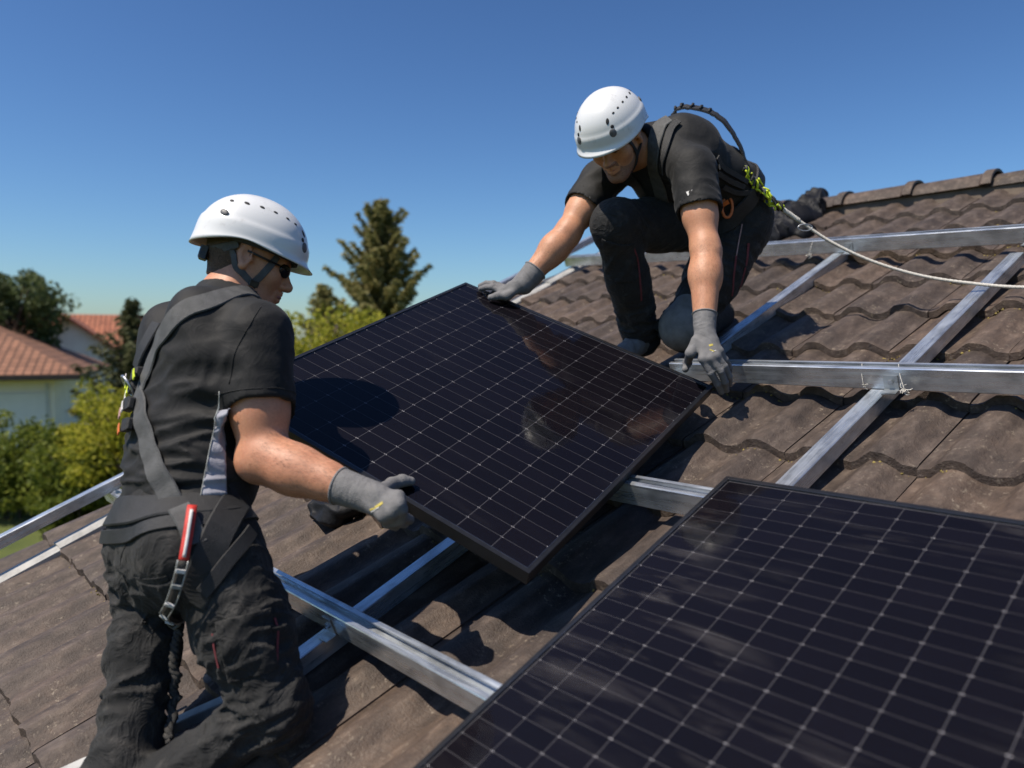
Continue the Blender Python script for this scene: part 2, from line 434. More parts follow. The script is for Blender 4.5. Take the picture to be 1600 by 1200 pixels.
simple('window_frame', (0.6, 0.6, 0.58), 0.5, 0, 0.05, 5)
simple('bark', (0.09, 0.065, 0.05), 0.9, 0, 0.35, 6, 0.5)
simple('black_plastic', (0.012, 0.012, 0.014), 0.33, 0, 0.3, 30, 0.5, 45)
simple('black_tarp', (0.0075, 0.0075, 0.009), 0.6, 0, 0.3, 30, 0.6, 60, spec=0.25)
simple('black_webbing', (0.017, 0.017, 0.018), 0.62, 0, 0.25, 50, 0.5, 500)
simple('grey_webbing', (0.075, 0.075, 0.074), 0.66, 0, 0.28, 45, 0.5, 480)
simple('lime_webbing', (0.62, 0.74, 0.03), 0.6, 0, 0.2, 60, 0.4, 400)
simple('red_webbing', (0.55, 0.035, 0.025), 0.55, 0, 0.2, 60, 0.3, 400)
simple('orange_plastic', (0.62, 0.15, 0.03), 0.45, 0, 0.2, 40)
simple('white_rope', (0.60, 0.57, 0.51), 0.75, 0, 0.25, 300, 0.5, 700)
simple('dark_rope', (0.045, 0.042, 0.038), 0.75, 0, 0.5, 220, 0.6, 600)
simple('white_mark', (0.62, 0.60, 0.57), 0.7, 0, 0.1, 60)
simple('yellow_mark', (0.50, 0.40, 0.08), 0.7, 0, 0.2, 90)
simple('pink_mark', (0.42, 0.25, 0.22), 0.7, 0, 0.2, 90)
simple('red_stitch', (0.16, 0.03, 0.035), 0.8, 0, 0.2, 90)
simple('clear_sleeve', (0.34, 0.35, 0.33), 0.3, 0, 0.4, 60)
simple('lens_dark', (0.006, 0.006, 0.008), 0.04, 0, 0.1, 10)
simple('helmet_vent', (0.012, 0.012, 0.013), 0.7, 0, 0.1, 10)
simple('clip_grey', (0.10, 0.10, 0.105), 0.5, 0, 0.3, 90)
simple('helmet_foam', (0.05, 0.05, 0.055), 0.8, 0, 0.1, 10)
simple('glove_grey', (0.165, 0.160, 0.158), 0.75, 0, 0.16, 45, 0.5, 420)
simple('glove_cuff', (0.19, 0.185, 0.182), 0.85, 0, 0.12, 60, 0.5, 300)
simple('boot_grey', (0.15, 0.146, 0.14), 0.75, 0, 0.25, 30, 0.4, 200)
simple('boot_black', (0.02, 0.02, 0.02), 0.6, 0, 0.3, 30, 0.4, 200)
simple('moss', (0.22, 0.17, 0.05), 0.95, 0, 0.5, 40)
simple('hair_brown', (0.085, 0.055, 0.035), 0.7, 0, 0.5, 260, 0.9, 500)
simple('arm_hair', (0.20, 0.105, 0.06), 0.6, 0, 0.3, 200)
simple('stubble', (0.27, 0.145, 0.10), 0.6, 0, 0.35, 420, 0.5, 700)
simple('lip', (0.30, 0.115, 0.09), 0.42, 0, 0.12, 90)
def mat_helmet():
    m, nt, ns, lk, b = nmat('helmet_white')
    v = coords(nt); sm = ramp(nt, noise(nt, v, 22, 5, 0.7), [(0.57, (0, 0, 0)), (0.74, (0.6,) * 3)])
    c = mix(nt, sm, (0.74, 0.74, 0.73), (0.42, 0.40, 0.37))
    sp = ramp(nt, noise(nt, v, 120, 3, 0.7), [(0.68, (0, 0, 0)), (0.75, (0.6,) * 3)])
    c = mix(nt, sp, c, (0.3, 0.28, 0.26))
    lk.new(c, b.inputs['Base Color']); b.inputs['Roughness'].default_value = 0.33
    b.inputs['Coat Weight'].default_value = 0.25; b.inputs['Coat Roughness'].default_value = 0.15
    bump(nt, b, noise(nt, v, 60, 3), 0.05, 0.002)
mat_helmet()
mat_cloth('shirt_black', (0.0078, 0.0076, 0.0076), 0.72, 1100, 0.2, 0.10, 0.35, 0.07)
mat_cloth('shirt_grey', (0.33, 0.33, 0.37), 0.75, 1100, 0.15, 0.0, 0.3, 0.15)
mat_cloth('trousers_charcoal', (0.022, 0.0215, 0.021), 0.8, 800, 0.35, 0.34, 0.25, 0.34)
mat_cloth('trousers_black', (0.017, 0.0165, 0.016), 0.78, 800, 0.35, 0.28, 0.3, 0.34)
mat_skin('skin_tan', (0.58, 0.275, 0.16))
mat_skin('skin_tan_deep', (0.58, 0.285, 0.16))
mat_leaf('leaf_yellow_green', [(0.15, (0.13, 0.15, 0.014)), (0.5, (0.33, 0.33, 0.035)), (0.85, (0.60, 0.52, 0.08))], 0.5)
mat_leaf('leaf_green', [(0.15, (0.05, 0.072, 0.012)), (0.5, (0.14, 0.175, 0.026)), (0.85, (0.32, 0.33, 0.05))], 0.42)
mat_leaf('leaf_dark', [(0.15, (0.035, 0.052, 0.02)), (0.5, (0.085, 0.115, 0.04)), (0.85, (0.17, 0.19, 0.075))], 0.35)
mat_leaf('needle', [(0.15, (0.10, 0.108, 0.036)), (0.5, (0.25, 0.24, 0.085)), (0.85, (0.50, 0.41, 0.18))], 0.42)
mat_leaf('needle_dark', [(0.15, (0.035, 0.045, 0.020)), (0.5, (0.085, 0.095, 0.040)), (0.85, (0.17, 0.16, 0.075))], 0.2)
def mat_grass():
    m, nt, ns, lk, b = nmat('lawn_grass')
    v = coords(nt); n = noise(nt, v, 0.9, 6, 0.65); f = noise(nt, v, 40, 4, 0.7)
    c = mix(nt, 0.5, ramp(nt, n, [(0.3, (0.055, 0.085, 0.015)), (0.7, (0.17, 0.19, 0.035))]), ramp(nt, f, [(0.3, (0.05, 0.08, 0.012)), (0.7, (0.20, 0.23, 0.05))]))
    lk.new(c, b.inputs['Base Color']); b.inputs['Roughness'].default_value = 0.9; bump(nt, b, f, 1.0, 0.05)
mat_grass()
def mat_far_roof(name, c0, c1, c2):
    m, nt, ns, lk, b = nmat(name)
    v = coords(nt); br = N(nt, 'ShaderNodeTexBrick'); br.inputs['Scale'].default_value = 1.0
    br.inputs['Brick Width'].default_value = 0.24; br.inputs['Row Height'].default_value = 0.34
    br.inputs['Mortar Size'].default_value = 0.03; br.inputs['Mortar Smooth'].default_value = 0.6; br.offset = 0.0
    br.inputs['Color1'].default_value = (*c1, 1); br.inputs['Color2'].default_value = (*c2, 1); br.inputs['Mortar'].default_value = (*c0, 1)
    uv = nt.nodes.new('ShaderNodeTexCoord'); lk.new(uv.outputs['UV'], br.inputs['Vector'])
    c = mix(nt, 0.6, br.outputs[0], ramp(nt, noise(nt, v, 1.5, 5), [(0.3, (0.62, 0.6, 0.6)), (0.7, (1.25, 1.2, 1.15))]), 'MULTIPLY')
    lk.new(c, b.inputs['Base Color']); b.inputs['Roughness'].default_value = 0.85
    bump(nt, b, br.outputs[1], 0.8, 0.04).invert = True
mat_far_roof('far_roof_brown', (0.085, 0.042, 0.025), (0.30, 0.145, 0.085), (0.23, 0.108, 0.062))
mat_far_roof('far_roof_red', (0.13, 0.045, 0.025), (0.42, 0.16, 0.085), (0.32, 0.115, 0.06))
def mat_cell():
    m, nt, ns, lk, b = nmat('solar_cell')
    oi = N(nt, 'ShaderNodeObjectInfo'); v = coords(nt, (1, 1, 1))
    c = ramp(nt, oi.outputs['Random'], [(0.0, (0.0026, 0.0021, 0.0042)), (1.0, (0.0042, 0.0034, 0.0062))])
    w = N(nt, 'ShaderNodeTexWave', wave_type='BANDS', bands_direction='Y'); w.inputs['Scale'].default_value = 160; lk.new(v, w.inputs[0])
    c = mix(nt, ramp(nt, w.outputs[0], [(0.8, (0, 0, 0)), (0.97, (0.03,) * 3)]), c, (0.10, 0.10, 0.12))
    lk.new(c, b.inputs['Base Color']); b.inputs['Roughness'].default_value = 0.6; b.inputs['Specular IOR Level'].default_value = 0.04
mat_cell()
def mat_glass(name, dust, streak_refl):
    m = bpy.data.materials.new(name); m.use_nodes = True; MATS[name] = m
    nt = m.node_tree; lk = nt.links; ns = nt.nodes; ns.remove(ns['Principled BSDF'])
    tr = N(nt, 'ShaderNodeBsdfTransparent'); gl = N(nt, 'ShaderNodeBsdfGlossy'); gl.inputs['Roughness'].default_value = 0.06
    fr = N(nt, 'ShaderNodeFresnel'); fr.inputs['IOR'].default_value = 1.38
    mu = N(nt, 'ShaderNodeMath', operation='MULTIPLY'); mu.inputs[1].default_value = 0.8; lk.new(fr.outputs[0], mu.inputs[0])
    v = coords(nt); bm = N(nt, 'ShaderNodeBump'); bm.inputs['Strength'].default_value = 0.10; bm.inputs['Distance'].default_value = 0.006
    lk.new(noise(nt, v, 5, 2), bm.inputs['Height']); lk.new(bm.outputs[0], gl.inputs['Normal'])
    mx = N(nt, 'ShaderNodeMixShader'); lk.new(mu.outputs[0], mx.inputs[0]); lk.new(tr.outputs[0], mx.inputs[1]); lk.new(gl.outputs[0], mx.inputs[2])
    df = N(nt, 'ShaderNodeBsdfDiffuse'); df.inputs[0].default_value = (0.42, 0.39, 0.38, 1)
    a = ramp(nt, noise(nt, coords(nt, (1.0, 6.5, 1)), 3.2, 6, 0.6, dist=0.4), [(0.52, (0, 0, 0)), (0.74, (streak_refl,) * 3)])  # stretched pale streaks, reflections in the glass painted as diffuse colour
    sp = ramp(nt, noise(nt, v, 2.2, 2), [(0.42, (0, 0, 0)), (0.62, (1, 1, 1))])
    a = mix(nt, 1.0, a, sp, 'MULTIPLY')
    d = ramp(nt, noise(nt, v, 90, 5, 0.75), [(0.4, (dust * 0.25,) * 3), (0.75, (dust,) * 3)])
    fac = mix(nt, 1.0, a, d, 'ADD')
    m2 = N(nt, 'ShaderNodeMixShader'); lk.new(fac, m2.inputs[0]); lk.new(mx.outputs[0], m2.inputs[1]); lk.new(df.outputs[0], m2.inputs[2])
    lk.new(m2.outputs[0], ns['Material Output'].inputs[0])
mat_glass('panel_glass_clean', 0.0012, 0.015)
mat_glass('panel_glass_streak_refl', 0.0012, 0.13)

# ------------------------------------------------------------------ ground
g = 600
gn = 60; gx = np.concatenate([np.linspace(-g, -60, 8), np.linspace(-50, 50, gn), np.linspace(60, g, 8)])
gv = [(x, y, GROUND + 0.12 * sin(x * 0.21) * cos(y * 0.17)) for y in gx for x in gx]
L_ = len(gx); gf = [(j * L_ + i, j * L_ + i + 1, (j + 1) * L_ + i + 1, (j + 1) * L_ + i) for j in range(L_ - 1) for i in range(L_ - 1)]
tagit(mk('ground', gv, gf, 'lawn_grass'), kind='structure')

# ------------------------------------------------------------------ the house whose roof it is
U0, U1, VB, VR = -3.86, 1.45, -0.95, 4.50          # left verge, right end, eaves, ridge
TB = -0.045                                         # level of the tiles' troughs
house = empty('house', RP(-1.2, 1.8, 0) * V(1, 1, 0) + V(0, 0, GROUND))
tagit(house, 'house with brown wavy tiled roof on which both workers kneel', 'house')
def hl(p): return np.asarray(p) - np.array(house.location)
UP = V(0, 0, 1)
BACK = unit(V(EV[0], EV[1], 0)); BD = unit(BACK * cos(radians(22.8)) - UP * sin(radians(22.8)))
def slab(a, b, c, d, t):
    v = [a, b, c, d]; nn = unit(np.cross(b - a, c - a)); v = v + [q - nn * t for q in v]
    return [hl(q) for q in v], [(0, 1, 2, 3), (7, 6, 5, 4), (0, 4, 5, 1), (1, 5, 6, 2), (2, 6, 7, 3), (3, 7, 4, 0)]
w0 = TB - 0.02
rm = MB()
rm.add(*slab(RP(U0, VB, w0), RP(U1, VB, w0), RP(U1, VR, w0), RP(U0, VR, w0), 0.05))
ridge_a, ridge_b = RP(U0, VR, w0), RP(U1, VR, w0)
LBK = VR - VB
rm.add(*slab(ridge_b, ridge_b + BD * LBK, ridge_a + BD * LBK, ridge_a, 0.05))
roof = rm.build('roof', 'deck_wood', house, smooth=False); tagit(roof, 'brown concrete tiled roof slope')
# walls below: eaves wall, back wall, two gables
def down(p, inset=0.0): return V(p[0], p[1], GROUND - 0.2)
ea, eb = RP(U0 + 0.35, VB + 0.35, w0 - 0.06), RP(U1 - 0.2, VB + 0.35, w0 - 0.06)
ra, rb = RP(U0 + 0.35, VR, w0 - 0.06), RP(U1 - 0.2, VR, w0 - 0.06)
ba, bb_ = ra + BD * (LBK - 0.35), rb + BD * (LBK - 0.35)
wv = [ea, eb, rb, ra, ba, bb_] + [down(ea), down(eb), down(rb), down(ra), down(ba), down(bb_)]
mk('wall', [hl(q) for q in wv], [(6, 7, 1, 0), (11, 10, 4, 5), (0, 3, 9, 6), (3, 4, 10, 9), (7, 8, 2, 1), (8, 11, 5, 2)], 'render_wall', house, smooth=False)
mk('fascia', slab(RP(U0, VB, w0), RP(U0, VR, w0), RP(U0, VR, w0 - 0.2), RP(U0, VB, w0 - 0.2), 0.02)[0], slab(*[RP(0, 0, 0)] * 4, 0)[1], 'fascia_dark', house, smooth=False)

# tiles: two-wave concrete tile, one mesh per wear variant, shared by all
TW, GA = 0.340, 0.347
def prof(x):                                         # x in metres across the tile
    t = (x / (TW / 2)) % 1.0
    d = abs(t - 0.5); a = min(1.0, max(0.0, (0.43 - d) / 0.33)); a = a * a * (3 - 2 * a)
    return 0.030 * a ** 1.35 + 0.004 * (1 - a) * ((d - 0.43) / 0.07 if d > 0.43 else 0) * -0.5
def tile_mesh(seed):
    r = np.random.default_rng(seed); nx = 22; LT = GA + 0.045; ys = [0.0, 0.012, 0.12, 0.25, LT]
    v = []; f = []
    for y in ys:
        for i in range(nx + 1):
            x = TW * i / nx
            z = prof(x) + 0.030 * (1 - y / LT) + 0.003 * (i / nx)
            if y == 0: z -= 0.003
            yy = y + (0.0035 * sin(i * 0.9 + seed) + r.normal() * 0.0022 if y <= 0.012 else 0)
            v.append((x + 0.0006, yy, z + r.normal() * 0.0004))
    b0 = len(v)
    for i in range(nx + 1):
        x = TW * i / nx; v.append((x + 0.0006, v[i][1] - 0.005, prof(x) + 0.005 + r.normal() * 0.0006))
    n1 = nx + 1
    for j in range(len(ys) - 1):
        for i in range(nx): f.append((j * n1 + i, j * n1 + i + 1, (j + 1) * n1 + i + 1, (j + 1) * n1 + i))
    for i in range(nx): f.append((b0 + i, b0 + i + 1, i + 1, i))
    top = [j * n1 for j in range(len(ys))]
    s0 = len(v); v.append((0.0006, LT, prof(0) - 0.015))
    f.append((b0, *top, s0)[::-1])
    s1 = len(v); v.append((TW + 0.0006, LT, prof(TW) - 0.012))
    f.append((b0 + nx, *[t + nx for t in top], s1))
    me = bpy.data.meshes.new('tile'); me.from_pydata(v, [], f); me.update()
    me.polygons.foreach_set('use_smooth', [True] * len(me.polygons)); me.materials.append(MATS['concrete_tile'])
    try: me.set_sharp_from_angle(angle=radians(38))
    except Exception: pass
    return me
TM = [tile_mesh(k) for k in range(5)]
RL = Matrix.Translation(-Vector(house.location)) @ ROOF
NTILE = 0
V0 = 1.655 - 7 * GA
for j in range(17):
    v0 = V0 + j * GA
    if v0 < VB - 0.05 or v0 > VR - 0.18: continue
    sh = (0.0 if j % 2 == 0 else 0.0) + 0.004 * sin(j * 1.7)
    for i in range(-11, 4):
        u0 = -0.04 + i * TW + sh
        if u0 < U0 - 0.06 or u0 > U1: continue
        o = bpy.data.objects.new('tile', TM[(i * 3 + j * 5) % 5]); COL.objects.link(o); o.parent = roof
        jr = rng.normal(size=4)
        o.matrix_local = RL @ Matrix.Translation((u0 + jr[0] * 0.0012, v0 + jr[1] * 0.003, TB + abs(jr[2]) * 0.0012)) @ Matrix.Rotation(jr[3] * 0.004, 4, 'Z')
        NTILE += 1
# moss and grit caught under the tile noses
mo = MB(); r_ = np.random.default_rng(12); OC = [(1, 0, 0), (-1, 0, 0), (0, 1, 0), (0, -1, 0), (0, 0, 1), (0, 0, -1)]; OF = [(0, 2, 4), (2, 1, 4), (1, 3, 4), (3, 0, 4), (2, 0, 5), (1, 2, 5), (3, 1, 5), (0, 3, 5)]
for j in range(3, 15):
    v0 = V0 + j * GA; nc = 16
    for c in range(nc):
        uc = U0 + .2 + r_.random() * (U1 - U0 - .4); n_ = int(3 + r_.random() * 9)
        for k in range(n_):
            u = uc + r_.normal() * .045; sz = .0022 + .0042 * r_.random() ** 2
            p0 = V(u, v0 - .008 - abs(r_.normal()) * .006, TB + prof(u + .04) + .0315 * (1 - (GA - .01) / (GA + .045)) + .002)
            mo.add([hl(RP(*(p0 + V(*q) * sz * (.7 + .6 * r_.random(3))))) for q in OC], OF)
mo.build('moss', 'moss', roof)['kind'] = 'stuff'
# ridge caps
def ridge_mesh():
    v = []; f = []; n = 12; Lr = 0.40
    secs = [(0.0, 0.128), (0.045, 0.128), (0.06, 0.112), (Lr * 0.6, 0.108), (Lr + 0.03, 0.104)]
    for x, r in secs:
        for k in range(n + 1):
            a = pi * (0.08 + 0.84 * k / n); v.append((x, cos(a) * r * 1.1, sin(a) * r * 0.95 - 0.045))
        for k in range(n, -1, -1):
            a = pi * (0.08 + 0.84 * k / n); v.append((x, cos(a) * (r - 0.014) * 1.1, sin(a) * (r - 0.014) * 0.95 - 0.045))
    m = 2 * (n + 1)
    for j in range(len(secs) - 1):
        for k in range(m): f.append((j * m + k, j * m + (k + 1) % m, (j + 1) * m + (k + 1) % m, (j + 1) * m + k))
    f += [(k, k + 1, m - 2 - k, m - 1 - k)[::-1] for k in range(n)]
    e = (len(secs) - 1) * m; f += [(e + k, e + k + 1, e + m - 2 - k, e + m - 1 - k) for k in range(n)]
    me = bpy.data.meshes.new('ridge_tile'); me.from_pydata(v, [], [q[::-1] for q in f]); me.update()
    me.polygons.foreach_set('use_smooth', [True] * len(me.polygons)); me.materials.append(MATS['concrete_tile'])
    try: me.set_sharp_from_angle(angle=radians(40))
    except Exception: pass
    return me
RM = ridge_mesh()
rc = RP(0, VR + 0.005, TB + 0.085)
for i in range(14):
    o = bpy.data.objects.new('ridge_tile', RM); COL.objects.link(o); o.parent = roof
    u = 1.35 - i * 0.385
    org = RP(u, VR + 0.0, -0.002)
    # the wide collar faces left (-u); the ridge runs along u
    R = Matrix([[-EX[k], -BACK[k], UP[k], 0] for k in range(3)] + [[0, 0, 0, 1]])
    jr = rng.normal(size=3)
    o.matrix_local = Matrix.Translation(Vector(hl(org + UP * jr[0] * 0.003 + EX * 0.0))) @ R @ Matrix.Rotation(jr[1] * 0.012, 4, 'Z') @ Matrix.Rotation(jr[2] * 0.008, 4, 'Y')
bd = MB(); c0 = RP(U0 + 0.1, VR, -0.03); c1 = RP(1.4, VR, -0.03)
bd.prism([(-0.115, -0.10), (-0.095, 0.045), (0.095, 0.045), (0.115, -0.10)], 0, np.linalg.norm(c1 - c0), lambda t, x, y: hl(c0 + EX * t + BACK * x + UP * y))
bd.build('ridge_bedding', 'deck_wood', roof, smooth=False)
# white metal strip along the verge, in lengths
def strip(u0, v0, u1, v1, w, wid, hgt):
    a, b = RP(u0, v0, w), RP(u1, v1, w); d = unit(b - a); s = unit(np.cross(d, EN)); m = MB()
    poly = [(-wid / 2, 0), (-wid / 2, hgt * 0.6), (-wid * 0.3, hgt), (wid * 0.3, hgt), (wid / 2, hgt * 0.6), (wid / 2, 0)]
    m.prism(poly, 0, np.linalg.norm(b - a), lambda t, x, y: hl(a + d * t + s * x + EN * y)); return m
nst = 6
for i in range(nst):
    t0, t1 = i / nst, (i + 1) / nst + 0.012
    f_ = lambda t: (-3.405 - 0.225 * t, -0.5 + t * 4.6)
    a, b = f_(t0), f_(t1)
    strip(*a, *b, -0.012 + 0.006 * (i % 2), 0.085, 0.030 + 0.004 * (i % 2), ).build('verge_strip', 'verge_metal', roof, smooth=False)

# ------------------------------------------------------------------ mounting rails
def rail(name, a, b, w0, w1, wid, slot, label, mat='galvanised', group='mounting rails on the roof'):
    A, B = RP(*a, w0), RP(*b, w0); d = unit(B - A); z = unit(EN - d * (EN @ d)); y = np.cross(z, d); L = np.linalg.norm(B - A); h = w1 - w0
    mw = Matrix([[d[i], y[i], z[i], A[i]] for i in range(3)] + [[0, 0, 0, 1]])
    m = MB(); x = wid / 2; c = 0.0022
    if slot:
        p = [(-x, c), (-x + c, 0), (x - c, 0), (x, c), (x, h - c), (x - c, h), (0.009, h), (0.009, h - 0.004), (0.013, h - 0.006), (0.013, h - 0.016), (-0.013, h - 0.016), (-0.013, h - 0.006), (-0.009, h - 0.004), (-0.009, h), (-x + c, h), (-x, h - c)]
        p = [(q[0], q[1]) for q in p]
    else:
        p = [(-x, c), (-x + c, 0), (x - c, 0), (x, c), (x, h - c), (x - c, h), (-x + c, h), (-x, h - c)]
    m.prism(p[::-1], 0, L, lambda t, a_, b_: (t, a_, b_))
    o = m.build(name, mat, mw=mw, smooth=False); tagit(o, label, 'rail', group); return o
WV0, WV1, WU1 = -0.006, 0.040, 0.105
rail('cross_rail', (-3.62, 0.545), (0.9, 0.545), WV1 + 0.001, WU1, 0.044, True, 'metal channel rail passing beside the kneeling left worker, lowest of the level rails')
rail('cross_rail', (-3.62, 1.245), (0.9, 1.245), WV1 + 0.001, WU1, 0.044, True, 'metal channel rail hidden mostly under both panels, meeting the laid panel at its top corner')
rail('cross_rail', (-1.62, 1.972), (0.9, 1.972), WV1 + 0.001, WU1, 0.044, True, 'metal channel rail starting at the gloved hand and running right across bare tiles')
rail('cross_rail', (-3.64, 3.62), (0.9, 3.03), WV1 + 0.001, WU1, 0.044, True, 'highest level metal rail, below the ridge and behind the right worker')
rail('slope_rail', (-0.955, -0.3), (-0.905, 3.14), WV0, WV1, 0.046, False, 'sloping metal rail between the laid panel and the top rail, crossed by the white rope', group='rails running up the roof')
rail('slope_rail', (-1.628, 0.40), (-1.668, 3.40), WV0, WV1, 0.046, False, 'sloping metal rail running under the carried panel and up behind the right worker', group='rails running up the roof')
rail('verge_rail', (-3.44, -0.4), (-3.665, 4.0), WU1 + 0.001, 0.150, 0.045, False, 'raised metal rail along the left edge of the roof above the garden', group='rails running up the roof')

def bracket(parent_rail, u, v, side):
    """angle bracket with a hex bolt beside a rail crossing"""
    mi = np.array(parent_rail.matrix_world.inverted()); c = RP(u, v, WV1 + .002); l = (mi @ np.append(c, 1))[:3]
    x = l[0]; y = side * .0225; m = MB()
    m.bbox((x - .02, min(y, y + side * .003), .002), (x + .02, max(y, y + side * .003), .045), .0008)
    m.bbox((x - .02, min(y + side * .003, y + side * .030), .000), (x + .02, max(y + side * .003, y + side * .030), .004), .0008)
    mk('bracket', m.v, m.f, 'galvanised_dull', parent_rail, smooth=False)
    k = MB(); hx = [(cos(a) * .0075, sin(a) * .0075) for a in np.linspace(0, 2 * pi, 6, endpoint=False)]
    k.prism(hx, 0, 1, lambda t, a_, b_: (x + a_, y + side * (.003 + .006 * t), .026 + b_)); mk('bolt', k.v, k.f, 'buckle_steel', parent_rail, smooth=False)
bpy.context.view_layer.update()
for ro in [o for o in bpy.data.objects if o.name.startswith('cross_rail')]:
    for us in ((-0.93, 0), (-1.65, 1)):
        A = np.array(ro.matrix_world.translation); d = np.array(ro.matrix_world.col[0][:3]); lu, lv = rooft(A)[:2]; du_, dv_ = d @ EX, d @ EV
        if lu > us[0] - .05: continue
        vv = lv + (us[0] + .045 - lu) / du_ * dv_
        bracket(ro, us[0] + .045, vv, -1)
# ------------------------------------------------------------------ solar panels
def solar_panel(name, mw, W, L, cols, rows, gap_mid, label, glass, gx=0.0015, gy=0.0011, ch=0.0016, dot=0.0014):
    root = empty(name, mw=mw); tagit(root, label, 'solar panel', 'solar panels')
    T = 0.032; fl = 0.011
    m = MB()
    for (x0, y0, x1, y1) in ((0, 0, W, fl), (0, L - fl, W, L), (0, fl, fl, L - fl), (W - fl, fl, W, L - fl)):
        m.bbox((x0, y0, -T), (x1, y1, 0), 0.0012)
    m.build('frame', 'black_frame', root, smooth=False)
    e = 0.0011; m = MB()
    for (x0, y0, x1, y1) in ((fl, fl, W - fl, fl + e), (fl, L - fl - e, W - fl, L - fl), (fl, fl + e, fl + e, L - fl - e), (W - fl - e, fl + e, W - fl, L - fl - e)):
        m.box((x0, y0, -0.006), (x1, y1, 0.0003))
    m.build('frame_glint_lip', 'frame_glint_lip', root, smooth=False)  # silver strip paints the sky highlight on the black frame's inner chamfer
    MB().box((fl, fl, -0.010), (W - fl, L - fl, -0.0052)).build('backsheet', 'backsheet', root, smooth=False)
    mk('glass', [(fl + e, fl + e, -0.0022), (W - fl - e, fl + e, -0.0022), (W - fl - e, L - fl - e, -0.0022), (fl + e, L - fl - e, -0.0022)], [(0, 1, 2, 3)], glass, root, smooth=False)
    mg = 0.0025; x0 = fl + mg; cw = (W - 2 * x0) / cols; rh = (L - 2 * x0 - gap_mid) / rows
    a, b = (cw - gx) / 2, (rh - gy) / 2
    oct_ = [(-a + ch, -b), (a - ch, -b), (a, -b + ch), (a, b - ch), (a - ch, b), (-a + ch, b), (-a, b - ch), (-a, -b + ch)]
    mm = MB().prism(oct_, -0.0051, -0.00495, lambda t, x, y: (x, y, t))
    me = bpy.data.meshes.new('cell'); me.from_pydata(mm.v, [], mm.f); me.update(); me.materials.append(MATS['solar_cell'])
    k = MB(); r = np.random.default_rng(cols)
    for j in range(1, rows):
        for i in range(cols + 1):
            for sg in (-1, 1):
                if (i == 0 and sg < 0) or (i == cols and sg > 0) or r.random() < .12: continue
                cx, cy, q = x0 + i * cw + sg * (dot * 1.5 + gx * .5), x0 + j * rh, dot * (.6 + .5 * r.random())
                k.add([(cx + q * cos(a), cy + q * .85 * sin(a), -0.0048) for a in np.linspace(0, 2 * pi, 6, endpoint=False)], [(0, 1, 2, 3, 4, 5)])
    k.build('solder_pads', 'solder', root, smooth=False)['kind'] = 'stuff'
    for j in range(rows):
        y = x0 + (j + 0.5) * rh + (gap_mid if j >= rows // 2 else 0)
        for i in range(cols):
            o = bpy.data.objects.new('cell', me); COL.objects.link(o); o.parent = root; o.location = (x0 + (i + 0.5) * cw, y, 0)
    return root
PS = 0.96 / 0.95
pA, pB, pC = V(-.166, 2.749, .217) * PS, V(.614, 2.333, -.132) * PS, V(.035, 1.528, -.466) * PS
e1 = unit(pB - pA); e2 = pC - pB; e2 = unit(e2 - e1 * (e2 @ e1)); PLEN = np.linalg.norm(pC - pB); pD = pA + e2 * PLEN
pz = np.cross(e1, -e2)
HM = Matrix([[e1[i], -e2[i], pz[i], pD[i]] for i in range(3)] + [[0, 0, 0, 1]])
solar_panel('solar_panel', HM, 0.96, PLEN, 10, 24, 0.0, 'black solar panel carried at a tilt by the two workers', 'panel_glass_clean')
def PP(x, y, z=0.0): return pD + e1 * x - e2 * y + pz * z     # panel coordinates -> world
RPW, RPL = 0.860, 1.035
o_ = RP(-0.975, 1.272 - RPL, 0.138); aa = radians(-1.0)
ax_ = EX * cos(aa) - EV * sin(aa); ay_ = EV * cos(aa) + EX * sin(aa)
ax_, ay_ = EX, EV
LM = Matrix([[ax_[i], ay_[i], EN[i], o_[i]] for i in range(3)] + [[0, 0, 0, 1]])
solar_panel('solar_panel', LM, RPW, RPL, 11, 27, 0.0, 'black solar panel already laid on the rails, in the right foreground', 'panel_glass_streak_refl', 0.0013, 0.0009, 0.0014, 0.0012)

# ------------------------------------------------------------------ background houses
def far_house(name, c, rot, hw, hd, eave, rise, over, hip, wall, roofm, label, gable=None):
    root = empty(name, (c[0], c[1], GROUND)); root.rotation_euler = (0, 0, rot); tagit(root, label, 'house')
    MB().box((-hw, -hd, 0), (hw, hd, eave)).build('wall', wall, root, smooth=False)
    X, Y = hw + over, hd + over; hx = (X - hip) if hip else X; z0 = eave - 0.12; zr = eave + rise
    v = [(-X, -Y, z0), (X, -Y, z0), (X, Y, z0), (-X, Y, z0), (-hx, 0, zr), (hx, 0, zr)]
    f = [(0, 1, 5, 4), (1, 2, 5), (2, 3, 4, 5), (3, 0, 4)]
    o = mk('roof', v, f, roofm, root, smooth=False); uvmap(o)
    md = o.modifiers.new('solid', 'SOLIDIFY'); md.thickness = 0.18; md.offset = -1
    MB().box((-X, -Y, z0 - 0.16), (X, -Y + 0.06, z0 - 0.01)).build('fascia', 'fascia_dark', root, smooth=False)
    MB().box((X - 0.06, -Y + 0.06, z0 - 0.16), (X, Y, z0 - 0.01)).build('fascia', 'fascia_dark', root, smooth=False)
    if hip is None or hip == 0:
        mk('gable_wall', [(hw, -hd, eave), (hw, hd, eave), (hw, 0, zr - 0.2), (-hw, -hd, eave), (-hw, hd, eave), (-hw, 0, zr - 0.2)], [(0, 1, 2), (5, 4, 3)], wall, root, smooth=False)
    return root
def uvmap(o):
    me = o.data; uv = me.uv_layers.new(name='UVMap')
    for p in me.polygons:
        nn = np.array(p.normal); h = unit(np.cross(V(0, 0, 1), nn)); s = np.cross(nn, h)
        for li in p.loop_indices:
            co = np.array(me.vertices[me.loops[li].vertex_index].co); uv.data[li].uv = (co @ h, co @ s)
